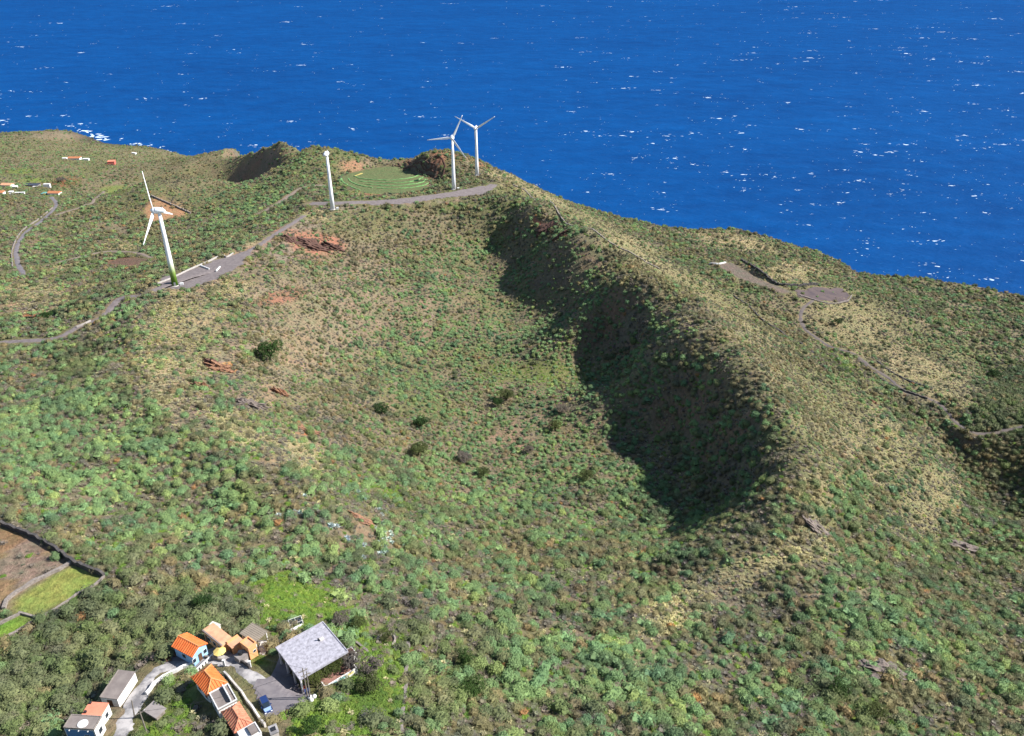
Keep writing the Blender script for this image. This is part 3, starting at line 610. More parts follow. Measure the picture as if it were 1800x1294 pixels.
wall_line([(276, 501), (302, 490), (340, 472), (388, 450), (398, 453), (410, 446)], 1.0, .4, parapet_m, 'long low white wall along the road at the nearer turbine', 'low_wall', rough=.03)
wall_line([(352, 468), (368, 474)], .9, .6, whitewash, 'short white wall piece on the gravel platform, turned away from the road', 'low_wall', rough=.03)
wall_line([(380, 478), (387, 470)], .9, .6, whitewash, 'short white wall piece on the gravel platform by the scrub edge', 'low_wall', rough=.03)
wall_line([(135, 576), (148, 571), (160, 565)], 1.0, .4, parapet_m, 'short white wall beside the lower bend of the rim road', 'low_wall', rough=.03)
wall_line([(1303, 458), (1330, 474), (1352, 492), (1372, 502), (1400, 504), (1438, 502)], 1.8, 1.2, stone, 'dark stone wall above the ash plot on the seaward slope')
wall_line([(1246, 465), (1262, 465), (1276, 462)], 1.0, .8, whitewash, 'little white wall at the top of the upper plot', 'low_wall')
wall_line([(902, 326), (935, 348), (985, 380), (1030, 402), (1060, 418), (1110, 446), (1160, 474)], .9, .8, pale_stone, 'thin stone wall running down the seaward crater slope')
wall_line([(1290, 520), (1330, 553), (1380, 590), (1430, 622)], .8, .8, stone, 'dark stone wall low on the outer crater slope')
wall_line([(1500, 626), (1540, 660), (1580, 684), (1630, 702)], .9, .8, stone, 'dark stone wall above the bend of the dirt track')
wall_line([(1540, 636), (1560, 650), (1600, 672), (1640, 684)], .8, .7, stone, 'dark stone wall among dry grass above the dirt track')
wall_line([(1406, 520), (1450, 533), (1488, 530), (1497, 520)], .7, .7, pale_stone, 'low pale wall round the rim of the ash plot')
wall_line([(22, 470), (22, 440), (38, 408), (68, 386), (93, 366)], 1.0, .6, pale_stone, 'pale wall beside the winding valley road')
wall_line([(132, 338), (148, 346), (162, 352)], 1.4, .9, stone, 'dark stone wall above the valley side lane')
wall_line([(266, 345), (300, 360), (335, 376)], 1.4, .9, pale_stone, 'stone wall at the upper edge of the triangular plot')
wall_line([(395, 1186), (418, 1212), (440, 1242), (467, 1279)], 1.1, .35, pale_conc, 'long pale wall along the passage beside the hip-roofed houses', 'garden_wall', rough=.05)
wall_line([(340, 1170), (322, 1176), (298, 1186), (272, 1206), (258, 1222)], .7, .4, whitewash, 'broken white kerb wall at the outer edge of the lane', 'low_wall', rough=.35)
wall_line([(360, 1157), (376, 1160), (392, 1164)], .8, .3, pale_stone, 'low wall at the front of the concrete forecourt', 'garden_wall', rough=.05)
wall_line([(415, 1162), (428, 1168), (440, 1176)], 1.0, .3, stone, 'dark garden wall between forecourt and green bank', 'garden_wall', rough=.05)
wall_line([(509, 1112), (520, 1106), (532, 1101)], .7, .3, whitewash, 'short white wall behind the flat-roofed house', 'garden_wall', rough=.05)
wall_line([(718, 1130), (714, 1180), (712, 1230), (704, 1290)], .5, .7, pale_stone, 'low stone wall at the edge of the bright green plots')
wall_line([(612, 1115), (648, 1150), (664, 1172)], .5, .5, pale_stone, 'low wall through the weeds near the house')
for k, (a, lab) in enumerate([([(597, 322), (600, 314), (603, 320), (616, 328), (634, 335)], 'pale green crop row at the near edge of the round field'), ([(612, 314), (619, 321), (636, 327), (655, 330)], 'pale green crop row hooking round at the round field end beside the bare bank'),
        ([(622, 310), (640, 315), (680, 317), (722, 313), (738, 307)], 'uppermost long crop row across the round field'), ([(632, 319), (680, 322), (728, 319), (744, 311)], 'second long crop row down the round field'),
        ([(642, 324), (690, 327), (738, 322), (751, 315)], 'third long crop row down the round field'), ([(662, 331), (700, 332), (742, 327), (756, 320)], 'lowest long crop row down the round field'), ([(623, 310), (637, 305)], 'short yellowish crop row by the bare brown bank')]):
    wall_line(a, .5, .7, mat('crop_row', srgb(112, 176, 104, .75), srgb(140, 176, 108, .75), .5) if k < 6 else mat('dry_row', srgb(206, 186, 110, .7)), lab, 'crop_row', 'crop row', 'crop rows in the round field', step=2.5, rough=.3)
for k, (a, lab) in enumerate([([(690, 291), (710, 296), (740, 303), (760, 309)], 'lowest of the brown terrace banks beside the round field'), ([(700, 287), (725, 291), (750, 297), (766, 303)], 'second brown terrace bank beside the round field'),
        ([(718, 284), (740, 288), (765, 296)], 'third brown terrace bank beside the round field'), ([(735, 281), (750, 284), (766, 290)], 'uppermost brown terrace bank beside the round field'), ([(770, 273), (780, 285), (782, 298), (776, 315), (765, 324)], 'curving brown terrace bank down the hillock by the turbines')]):
    wall_line(a, .9, .8, mat('terrace_earth', srgb(112, 78, 66, .6), srgb(90, 66, 60, .6), .8, bump=.5), lab, 'terrace_bank', 'terrace', 'brown terraces by the round field', step=3, rough=.2)

# ------------------------------------------------------------------ plants: one mesh per kind and shape
def foliage_mat(name, cols, rough=.75, noise=.25):
    m = bpy.data.materials.new(name); m.use_nodes = True; nt = m.node_tree; b = nt.nodes['Principled BSDF']; b.inputs['Roughness'].default_value = rough; b.inputs['Specular IOR Level'].default_value = .15
    oi = nt.nodes.new('ShaderNodeObjectInfo'); r = nt.nodes.new('ShaderNodeValToRGB'); el = r.color_ramp.elements
    while len(el) < len(cols): el.new(.5)
    for i, c in enumerate(cols): el[i].position = i / (len(cols) - 1); el[i].color = c
    nt.links.new(oi.outputs['Random'], r.inputs['Fac'])
    geo = nt.nodes.new('ShaderNodeNewGeometry'); n = nt.nodes.new('ShaderNodeTexNoise'); n.inputs['Scale'].default_value = .06; n.inputs['Detail'].default_value = 3
    nt.links.new(geo.outputs['Position'], n.inputs['Vector'])
    rr = nt.nodes.new('ShaderNodeValToRGB'); rr.color_ramp.elements[0].position = .35; rr.color_ramp.elements[1].position = .65
    rr.color_ramp.elements[0].color = (1 - noise, 1 - noise, 1 - noise * .6, 1); rr.color_ramp.elements[1].color = (1 + noise, 1 + noise * .8, 1 + noise * .3, 1); nt.links.new(n.outputs['Fac'], rr.inputs['Fac'])
    nt.links.new(mixc(nt, 'MULTIPLY', r.outputs['Color'], rr.outputs['Color'], 1.0), b.inputs['Base Color'])
    return m
twig_shade = mat('grey_twig_shade', srgb(110, 98, 84, .6), srgb(86, 76, 64, .6), 1.5, rough=1)  # twig colour that also paints the shade inside the bushes
FK = .80
KM = {
 'spurge': foliage_mat('spurge_leaves', [srgb(108, 132, 87, FK), srgb(126, 151, 98, FK), srgb(110, 142, 98, FK), srgb(143, 158, 94, FK)]),
 'olive': foliage_mat('broom_leaves', [srgb(118, 114, 80, FK), srgb(130, 120, 86, FK), srgb(108, 112, 78, FK), srgb(136, 118, 84, FK)]),
 'grey': foliage_mat('grey_leaves', [srgb(122, 118, 94, FK), srgb(138, 126, 112, FK), srgb(112, 118, 94, FK), srgb(132, 116, 106, FK)]),
 'tussock': foliage_mat('dry_straw', [srgb(188, 178, 128, .8), srgb(204, 196, 146, .8), srgb(174, 168, 118, .8), srgb(196, 186, 148, .8)]),
 'leafy': foliage_mat('leafy_green', [srgb(92, 102, 70, FK), srgb(110, 116, 80, FK), srgb(102, 118, 70, FK), srgb(118, 118, 88, FK)]),
 'weed': foliage_mat('weed_green', [srgb(98, 128, 52, FK), srgb(114, 138, 54, FK), srgb(90, 122, 52, FK), srgb(122, 136, 62, FK)]),
 'agave': foliage_mat('agave_leaves', [srgb(170, 188, 182, .85), srgb(194, 208, 204, .85)]),
 'dead': foliage_mat('rust_shrub', [srgb(168, 128, 78, .7), srgb(156, 118, 84, .7)]),
}
def bush(kind, seed, n, leaf, flat=.62, open_=.0, lobes=5, dome=False):
    """unit bush (diameter about 1, standing on z = 0): an uneven dome of leaf tufts round a twiggy heart, darker to stand in for inner shade"""
    r = np.random.default_rng(seed); v = []; f = []; mi = []
    L_ = [(r.normal(0, .17), r.normal(0, .17), r.uniform(.25, .36)) for _ in range(lobes)]
    def top(d):
        best = 0
        for lx, ly, lr in L_:
            c = np.array([lx, ly, flat * .42]); bq = d @ c; disc = bq * bq - (c @ c - lr * lr)
            if disc > 0: best = max(best, bq + math.sqrt(disc))
        e = 1 / math.sqrt((d[0] ** 2 + d[1] ** 2) / (.46 if dome else .36) ** 2 + d[2] ** 2 / (flat if dome else flat * .8) ** 2)
        if dome: return e * (1 + .10 * math.sin(5 * d[0] + seed) * math.sin(4.3 * d[1] + 2 * seed))
        return max(best, e)
    # heart: twig brown below, darkening the gaps like shade
    rings, seg = 3, 7; k0 = len(v)
    for i in range(rings):
        th = math.pi * .5 * (1 - i / rings) if i else math.pi * .62
        for j in range(seg):
            ph = 2 * math.pi * j / seg + i; d = np.array([math.sin(th) * math.cos(ph), math.sin(th) * math.sin(ph), max(math.cos(th), -.2)])
            q = d * top(d) * (.66 if kind == 'grey' else .78); v.append(q)
    v.append(np.array([0, 0, flat * (.5 if kind == 'grey' else .62)]))
    for i in range(rings - 1):
        for j in range(seg):
            f.append((k0 + i * seg + j, k0 + i * seg + (j + 1) % seg, k0 + (i + 1) * seg + (j + 1) % seg, k0 + (i + 1) * seg + j)); mi.append(0 if i and kind != 'grey' else 1)
    for j in range(seg): f.append((k0 + (rings - 1) * seg + j, k0 + (rings - 1) * seg + (j + 1) % seg, k0 + rings * seg)); mi.append(0)
    for i in range(n):
        z = r.uniform(-.12, 1); ph = r.uniform(0, 2 * math.pi); s = math.sqrt(max(0, 1 - z * z)); d = np.array([s * math.cos(ph), s * math.sin(ph), z])
        if r.random() < open_: continue
        p = d * top(d) * r.uniform(.82, 1.06); nrm = d * .6 + np.array([0, 0, .7]) + r.normal(0, .28, 3); nrm /= np.linalg.norm(nrm)
        a = np.cross(nrm, [0.3, .9, .1]); a /= np.linalg.norm(a); b_ = np.cross(nrm, a); t0 = r.uniform(0, 6.28); sz = leaf * r.uniform(.7, 1.35); m_ = 5
        k = len(v); v.append(p + nrm * sz * .25)
        for j in range(m_):
            t = t0 + 2 * math.pi * j / m_; e = a * math.cos(t) + b_ * math.sin(t); e2 = a * math.cos(t + .8) + b_ * math.sin(t + .8)
            v.append(p + e * sz - nrm * sz * r.uniform(.05, .45)); v.append(p + e2 * sz * .62 - nrm * sz * .3)
        for j in range(m_): f.append((k, k + 1 + 2 * j, k + 2 + 2 * j)); mi.append(0)
    me_ = mesh(kind, v, f); me_.materials.append(KM[kind]); me_.materials.append(twig_shade); me_.polygons.foreach_set('material_index', mi); me_.update()
    return me_
def tussock(kind, seed, n=46):
    r = np.random.default_rng(seed); v = []; f = []
    for i in range(n):
        ph = r.uniform(0, 6.28); lean = r.uniform(.1, 1.0); h = r.uniform(.35, .62); o = r.normal(0, .08, 2); w = r.uniform(.03, .06)
        d = np.array([math.cos(ph), math.sin(ph)]); s = np.array([-d[1], d[0]]) * w; k = len(v)
        b0 = o; m0 = o + d * .22 * lean; t0 = o + d * .5 * lean
        v += [(b0[0] - s[0], b0[1] - s[1], 0), (b0[0] + s[0], b0[1] + s[1], 0), (m0[0] - s[0] * 1.5, m0[1] - s[1] * 1.5, h * .75), (m0[0] + s[0] * 1.5, m0[1] + s[1] * 1.5, h * .75), (t0[0], t0[1], h * (1 - .3 * lean))]
        f += [(k, k + 1, k + 3, k + 2), (k + 2, k + 3, k + 4)]
    me_ = mesh(kind, v, f); me_.materials.append(KM[kind]); return me_
def agave(seed):
    r = np.random.default_rng(seed); v = []; f = []
    for i in range(26):
        ph = i * 2.4; el = .15 + 1.2 * i / 26; L_ = r.uniform(.45, .55); d = np.array([math.cos(ph) * math.cos(el), math.sin(ph) * math.cos(el), math.sin(el)]); s = np.array([-math.sin(ph), math.cos(ph), 0]) * .06; k = len(v)
        v += [d * .05 - s * .7, d * .05 + s * .7, d * L_ * .5 - s, d * L_ * .5 + s, d * L_ + np.array([0, 0, -.04])]; f += [(k, k + 1, k + 3, k + 2), (k + 2, k + 3, k + 4)]
    me_ = mesh('agave', v, f); me_.materials.append(KM['agave']); return me_
PROTO = {'spurge': [bush('spurge', s, 300, .056, .6, dome=True) for s in (1, 2)] + [bush('spurge', s, 320, .054, .62, lobes=4) for s in (3, 4)], 'olive': [bush('olive', s, 280, .046, .72, lobes=3) for s in (4, 5)],
         'grey': [bush('grey', s, 170, .05, .6, .1) for s in (6, 7)], 'tussock': [tussock('tussock', s) for s in (8, 9)], 'leafy': [bush('leafy', s, 280, .055, .72, lobes=6) for s in (10, 11, 12)],
         'weed': [bush('weed', s, 60, .12, .5, lobes=4) for s in (13, 14)], 'agave': [agave(15)], 'dead': [bush('dead', 16, 90, .08, .6, .1)]}
SMALL = {'spurge': [bush('spurge', 21, 70, .12, .6, dome=True)], 'olive': [bush('olive', 22, 55, .12, .72)], 'grey': [bush('grey', 23, 45, .13, .6)], 'leafy': [bush('leafy', 24, 60, .13, .72)]}

# ------------------------------------------------------------------ where plants stand
def candidates(sp_fn, dmin, dmax, seed):
    """jittered points on the land between two distances from the camera"""
    r = np.random.default_rng(seed); out = []
    y = 50.0
    while y < 1560:
        dep = math.hypot(y, 190); sp = sp_fn(dep)
        half = dep * .68 + 25; xs = np.arange(-half, half, sp); xs = xs + r.uniform(-.5, .5, len(xs)) * sp; ys = y + r.uniform(-.5, .5, len(xs)) * sp
        out.append(np.c_[xs, ys]); y += sp
    Q = np.vstack(out); z = H_at(Q[:, 0], Q[:, 1]); px, py, dep = proj(Q[:, 0], Q[:, 1], z)
    k = (px > -170) & (px < 1970) & (py < 1480) & (py > 150) & (z > 3) & (dep >= dmin) & (dep < dmax)
    Q = np.c_[Q, z][k]; px, py, dep = px[k], py[k], dep[k]
    vis = np.ones(len(Q), bool)                       # leave out what lies well behind a ridge
    for t in np.linspace(.35, .985, 60):
        X = Q[:, 0] * t; Y = Q[:, 1] * t; Zr = CAM_Z + (Q[:, 2] + 3 - CAM_Z) * t; vis &= Zr > H_at(X, Y) - 4
    return Q[vis], px[vis], py[vis], dep[vis]
def clear_of_works(Q):
    ok = np.ones(len(Q), bool); x, y = Q[:, 0], Q[:, 1]; _rk = np.random.default_rng(1).random(len(Q))
    for nm, (L, hw) in LINES.items(): ok &= in_line(x, y, L, hw + 2.5) > hw + (1.5 if nm == 'village_lane' else 1.3 if nm == 'rim_road' else .4)
    for nm, P_ in PADW.items():
        ok &= (poly_sdf(x, y, [tuple(p[:2]) for p in P_]) > .8) | ((nm in ('brown_field', 'vineyard_plot', 'triangle_plot')) & (_rk > .93))
    for nm, s in SITE.items(): ok &= poly_sdf(x, y, s[6]) > (2.6 if nm == 'flat' else 1.7)
    for q in TBASE: ok &= np.hypot(x - q[0], y - q[1]) > 3.5
    for poly in ([(455, 1123), (483, 1122), (478, 1134), (463, 1153), (452, 1140)], [(345, 1160), (372, 1140), (398, 1126), (412, 1140), (425, 1150), (420, 1166), (396, 1172), (360, 1166)], [(395, 1180), (408, 1184), (475, 1285), (455, 1290)], [(300, 1160), (335, 1150), (345, 1165), (310, 1175)]):
        ok &= poly_sdf(x, y, [tuple(at(*p)[:2]) for p in poly]) > .4
    return ok
PL = []       # kind, shape, x, y, z, size, height factor, turn
def scatter(sp_fn, dmin, dmax, seed, layer):
    Q, px, py, dep = candidates(sp_fn, dmin, dmax, seed); ok = clear_of_works(Q); Q, px, py, dep = Q[ok], px[ok], py[ok], dep[ok]
    r = np.random.default_rng(seed + 100); n = len(Q)
    jx = px + r.normal(0, 9, n) * 400 / np.maximum(dep, 200); jy = py + r.normal(0, 6, n) * 400 / np.maximum(dep, 200)
    zc = {c: np.clip(zone(c, jx, jy), 0, 1.5) for c in Z_}
    cl = fbm(Q[:, 0] / 9 + 70, Q[:, 1] / 9, 3); cl2 = fbm(Q[:, 0] / 17 + 20, Q[:, 1] / 17 + 90, 3)
    dry, bare = zc['dry'], zc['bare']
    sl_e = .5
    if layer == 'bush':
        w = {'spurge': (.24 + 1.4 * zc['spurge']) * (.25 + 2.4 * sstep(.36, .62, cl)) * (1 - .85 * np.clip(dry, 0, 1)) * (1 - .8 * np.clip(zc['leafy'], 0, 1)) * (1 - .55 * np.clip(zc['olive'], 0, 1)),
             'olive': (.24 + .9 * zc['olive']) * (.3 + 1.6 * sstep(.42, .62, cl2)), 'grey': (.44 + .8 * zc['grey']) * (.4 + 1.2 * sstep(.6, .4, cl)),
             'leafy': .10 + 2.2 * zc['leafy'], 'tussock': .04 + 1.3 * dry + .12 * zc['low'], 'weed': .12 + 1.2 * zc['weeds'], 'agave': 1.1 * zc['agave'] * (cl > .5), 'dead': .005 + 0 * dry}
        dens = (1 - .88 * np.clip(bare, 0, 1)) * (1 - .30 * np.clip(dry, 0, 1)) * (.80 + .35 * sstep(.3, .6, cl2)) * (1 - .97 * np.clip(zc['weeds'], 0, 1))
    elif layer == 'straw': w = {'tussock': .02 + .10 * zc['low'] + .9 * dry * (.4 + 1.2 * sstep(.35, .6, cl)) + .5 * bare * (cl2 > .55), 'grey': .04 + .12 * bare + .3 * zc['low']}; dens = np.clip(w['tussock'] + w['grey'], 0, .95)
    else: w = {'weed': zc['weeds'] + 1e-6}; dens = np.clip(zc['weeds'] * 1.3, 0, .98)
    keep = r.random(n) < dens
    ks = list(w); M = np.stack([w[k] for k in ks]); C_ = np.cumsum(M / M.sum(0), 0); pick = (r.random(n)[None] > C_).sum(0).clip(0, len(ks) - 1)
    far = sstep(350, 900, dep)
    for i in np.nonzero(keep)[0]:
        k = ks[pick[i]]; u = r.random()
        if k == 'spurge': s = 1.1 + 3.2 * u ** 1.9; hf = r.uniform(.75, 1.3)
        elif k == 'olive': s = 1.5 + 2.8 * u ** 2; hf = r.uniform(.8, 1.1)
        elif k == 'grey': s = 1.2 + 1.6 * u ** 2; hf = r.uniform(.7, 1.1)
        elif k == 'leafy': s = 1.6 + 3.0 * u ** 1.6; hf = r.uniform(.8, 1.2)
        elif k == 'tussock': s = (.8 + .8 * u) if layer == 'straw' else 1.1 + .7 * u; hf = 1.1
        elif k == 'weed': s = (.9 + 1.0 * u) if layer != 'bush' else 1.0 + 1.0 * u; hf = r.uniform(.5, .9)
        elif k == 'agave': s = 1.9 + 1.5 * u; hf = 1.0
        else: s = 1.4 + 1.8 * u; hf = .9
        s *= (1 + .08 * far[i]) * (1 - .42 * min(1, zc['low'][i])) * (1 - .28 * min(1, zc['small'][i]))
        pool = PROTO[k] if (dep[i] < 420 or k not in SMALL) else SMALL[k]
        PL.append((k, pool[int(r.integers(len(pool)))], Q[i, 0], Q[i, 1], Q[i, 2], s, hf, r.uniform(0, 6.28), px[i], py[i], dep[i]))
scatter(lambda d: 1.6 if d < 330 else 1.6 + (d - 330) * .0032, 60, 1700, 31, 'bush')
scatter(lambda d: 1.05 if d < 330 else 1.05 + (d - 330) * .003, 60, 900, 47, 'straw')
scatter(lambda d: .85 if d < 330 else .85 + (d - 330) * .004, 60, 520, 53, 'weed')
# the domes of the spurge keep clear of one another
_cell = {}; _out = []
for p in sorted(PL, key=lambda p: -p[5]):
    if p[0] in ('spurge', 'olive', 'leafy'):
        cx, cy = int(p[2] // 4.5), int(p[3] // 4.5); k_ = .25 if p[0] == 'spurge' else .22
        if any(math.hypot(q[2] - p[2], q[3] - p[3]) < k_ * (q[5] + p[5]) for i in (-1, 0, 1) for j in (-1, 0, 1) for q in _cell.get((cx + i, cy + j), ())):
            if random.random() < .6: _out.append(('grey', PROTO['grey'][0] if p[10] < 420 else SMALL['grey'][0], p[2], p[3], p[4], 1.0 + random.random(), .8) + p[7:])
            continue
        _cell.setdefault((cx, cy), []).append(p)
    _out.append(p)
PL = _out
print('PLANTS', len(PL))

# the 300 of each kind that show largest stand as things of their own; the rest of the scrub is one mass per kind
PN = {'spurge': ('spurge_bush', 'bush', 'pale green spurge bush'), 'olive': ('broom_bush', 'bush', 'olive brown broom bush'), 'grey': ('dry_shrub', 'shrub', 'grey twiggy shrub'),
      'leafy': ('leafy_shrub', 'shrub', 'dark leafy shrub'), 'tussock': ('grass_tussock', 'grass', 'straw-coloured grass tussock'), 'weed': ('green_weed', 'plant', 'bright green weed clump'),
      'agave': ('agave', 'agave', 'blue-grey agave rosette'), 'dead': ('rust_shrub', 'shrub', 'rust-brown withered shrub')}
def where(px, py):
    if py > 1010 and px < 240: return 'above the walled fields' if py < 1040 else ('beside the walled green field' if py < 1130 else 'in the thicket above the white barn')
    if px < 330 and py > 1180: return 'along the village lane by the barn' if px < 250 else 'between the lane and the ruined slab'
    if px < 480 and py > 1010: return 'in the thicket behind the orange-roofed houses' if py < 1110 else 'beside the orange-roofed houses'
    if px < 620 and py > 1010: return 'behind the grey flat-roofed house' if py < 1110 else 'at the yard of the grey flat-roofed house'
    if px < 760 and py > 1010: return 'by the round planter' if py < 1150 else 'among the bright green plots'
    if py > 1200: return 'at the slope foot beside the green plots' if px < 950 else ('at the slope foot under the near crater lip' if px < 1300 else ('at the slope foot below the brown rock' if px < 1580 else 'at the slope foot below the gully'))
    if py > 1080: return 'mid-slope above the green plots' if px < 950 else ('mid-slope under the dry crater lip' if px < 1300 else ('mid-slope above the brown rock face' if px < 1580 else 'mid-slope below the gully head'))
    if py > 940: return 'on the slope down into the crater mouth' if px < 980 else ('on the near crater lip' if px < 1450 else 'between the near crater lip and the gully')
    if px < 300: return 'on the green slope above the stone field wall'
    if px < 700: return 'on the crater shoulder above the flat-roofed house'
    if px < 1200: return 'inside the crater'
    return 'on the outer crater slope'
byk = {}
for p in PL: byk.setdefault(p[0], []).append(p)
bush_col = bpy.data.collections.new('plant_shapes')
def stuff_object(kind, plist, name, label):
    shapes = []; 
    for p in plist:
        if p[1] not in shapes: shapes.append(p[1])
    shapes.sort(key=lambda m: m.name)
    coll = bpy.data.collections.new('shapes_' + kind); nm = []
    for i, m_ in enumerate(shapes):
        o = bpy.data.objects.new('%s_shape_%02d' % (kind, i), m_); coll.objects.link(o)
    A_ = np.array([(p[2], p[3], p[4], p[5], p[6], p[7], shapes.index(p[1])) for p in plist])
    me_ = bpy.data.meshes.new(name); me_.vertices.add(len(A_)); me_.vertices.foreach_set('co', (A_[:, :3] - [0, 0, .08]).ravel())
    a = me_.attributes.new('turn', 'FLOAT_VECTOR', 'POINT'); a.data.foreach_set('vector', np.c_[rng.normal(0, .08, len(A_)), rng.normal(0, .08, len(A_)), A_[:, 5]].ravel())
    a = me_.attributes.new('size', 'FLOAT_VECTOR', 'POINT'); a.data.foreach_set('vector', np.c_[A_[:, 3] * rng.uniform(.85, 1.15, len(A_)), A_[:, 3] * rng.uniform(.85, 1.15, len(A_)), A_[:, 3] * A_[:, 4]].ravel())
    a = me_.attributes.new('shape', 'INT', 'POINT'); a.data.foreach_set('value', A_[:, 6].astype(np.int32))
    me_.update()
    o = link(name, me_); ng = bpy.data.node_groups.new('scatter_' + kind, 'GeometryNodeTree')
    ng.interface.new_socket('Geometry', in_out='INPUT', socket_type='NodeSocketGeometry'); ng.interface.new_socket('Geometry', in_out='OUTPUT', socket_type='NodeSocketGeometry')
    N = ng.nodes; gi = N.new('NodeGroupInput'); go = N.new('NodeGroupOutput'); ip = N.new('GeometryNodeInstanceOnPoints'); ci = N.new('GeometryNodeCollectionInfo')
    ci.inputs['Collection'].default_value = coll; ci.inputs['Separate Children'].default_value = True; ci.inputs['Reset Children'].default_value = True
    def na(t, n):
        q = N.new('GeometryNodeInputNamedAttribute'); q.data_type = t; q.inputs['Name'].default_value = n; return q.outputs['Attribute']
    e2r = N.new('FunctionNodeEulerToRotation'); k = ng.links.new
    k(gi.outputs[0], ip.inputs['Points']); k(ci.outputs[0], ip.inputs['Instance']); ip.inputs['Pick Instance'].default_value = True
    k(na('INT', 'shape'), ip.inputs['Instance Index']); k(na('FLOAT_VECTOR', 'turn'), e2r.inputs[0]); k(e2r.outputs[0], ip.inputs['Rotation']); k(na('FLOAT_VECTOR', 'size'), ip.inputs['Scale']); k(ip.outputs[0], go.inputs[0])
    md = o.modifiers.new('scatter', 'NODES'); md.node_group = ng
    return tag(o, label, kind='stuff')
SN = {'spurge': ('spurge_scrub', 'mass of pale green spurge scrub over the slopes'), 'olive': ('broom_scrub', 'mass of olive brown broom scrub over the slopes'), 'grey': ('dry_scrub', 'mass of grey half-dry scrub over the slopes'), 'leafy': ('leafy_undergrowth', 'mass of dark green leafy undergrowth'),
      'tussock': ('dry_grass', 'dry straw-coloured grass in patches over the slopes'), 'weed': ('green_weeds', 'bright green weeds on the plots and banks'), 'agave': ('agave_undergrowth', 'agaves crowded on the crater shoulder'), 'dead': ('rust_undergrowth', 'rust-brown withered shrubs among the scrub')}
for k, plist in byk.items():
    def shown(p):
        if not (8 < p[8] < 1792 and 235 < p[9] < 1286): return 0
        return p[5] / p[10]
    plist.sort(key=lambda p: -shown(p)); name, cat, lab = PN[k]
    top_n = 300 if len(plist) > 330 else len(plist)
    top_ = [p for p in plist[:top_n] if shown(p) > 0]
    cut_ = np.quantile([p[5] for p in top_], [.33, .67]) if top_ else [0, 0]
    for p in top_:
        o = bpy.data.objects.new(name, p[1]); COL.objects.link(o); o.location = (p[2], p[3], p[4] - .08); o.rotation_euler = (0, 0, p[7]); o.scale = (p[5], p[5], p[5] * p[6])
        w_ = where(p[8], p[9]); q_ = np.searchsorted(cut_, p[5]); tag(o, ('small ', 'middling ', 'large ')[int(q_)] + lab + ' ' + w_, cat, name.replace('_', ' ') + ' ' + w_)
    rest = plist[len(top_):]
    if rest: stuff_object(k, rest, *SN[k])

# ------------------------------------------------------------------ wind turbines
white_paint = mat('turbine_white', srgb(240, 240, 242, .85), rough=.45, spec=.5)
def tower_material():
    m = mat('tower_green_foot', srgb(240, 240, 242, .85), rough=.5); nt = m.node_tree; b = nt.nodes['Principled BSDF']
    tc = nt.nodes.new('ShaderNodeTexCoord'); sp = nt.nodes.new('ShaderNodeSeparateXYZ'); r = nt.nodes.new('ShaderNodeValToRGB'); mr = nt.nodes.new('ShaderNodeMapRange'); mr.inputs['From Max'].default_value = 16
    nt.links.new(tc.outputs['Object'], sp.inputs[0]); nt.links.new(sp.outputs['Z'], mr.inputs['Value']); nt.links.new(mr.outputs[0], r.inputs['Fac']); nt.links.new(r.outputs['Color'], b.inputs['Base Color'])
    e = r.color_ramp.elements; e[0].position = 0; e[0].color = srgb(70, 112, 20, .8); e[1].position = 1; e[1].color = srgb(240, 240, 242, .85)
    for p, c in ((.3, srgb(104, 140, 40, .8)), (.5, srgb(150, 176, 92, .8)), (.72, srgb(206, 218, 176, .82))): q = e.new(p); q.color = c
    return m
green_foot = tower_material()
def blade_mesh(R):
    v = []; f = []; n = 14; m_ = 10
    for i in range(n):
        t = i / (n - 1); r_ = .4 + (R - .4) * t
        ch = (.9 + (2.1 - .9) * min(1, t / .16)) if t < .16 else 2.1 - 1.6 * ((t - .16) / .84) ** .85
        th = .80 * ch if t < .06 else max(.12, (.42 - .3 * t)) * ch * .55
        tw = math.radians(26 * (1 - t) ** 1.6 + 4)
        for k in range(m_):
            a = 2 * math.pi * k / m_; cx = ch * (.5 * math.cos(a) - .18 * (t > .05)); cz = th * .5 * math.sin(a)
            v.append((cx * math.cos(tw) - cz * math.sin(tw), cx * math.sin(tw) + cz * math.cos(tw), r_))
    for i in range(n - 1):
        for k in range(m_): f.append((i * m_ + k, i * m_ + (k + 1) % m_, (i + 1) * m_ + (k + 1) % m_, (i + 1) * m_ + k))
    f.append(tuple(range(m_ - 1, -1, -1))); f.append(tuple((n - 1) * m_ + k for k in range(m_)))
    return mesh('blade', v, f, True)
def lathe_x(prof, seg=18):
    v = [(x, r * math.cos(2 * math.pi * k / seg), r * math.sin(2 * math.pi * k / seg)) for x, r in prof for k in range(seg)]; n = len(prof)
    f = [(i * seg + k, i * seg + (k + 1) % seg, (i + 1) * seg + (k + 1) % seg, (i + 1) * seg + k) for i in range(n - 1) for k in range(seg)]
    return v, f + [tuple(range(seg - 1, -1, -1)), tuple((n - 1) * seg + k for k in range(seg))]
def hub_height(B, hub_py, off):
    lo, hi = B[2] + 5, B[2] + 100
    for _ in range(40):
        m = (lo + hi) / 2
        if proj(B[0] + off[0], B[1] + off[1], m)[1] > hub_py: lo = m
        else: hi = m
    return m - B[2]
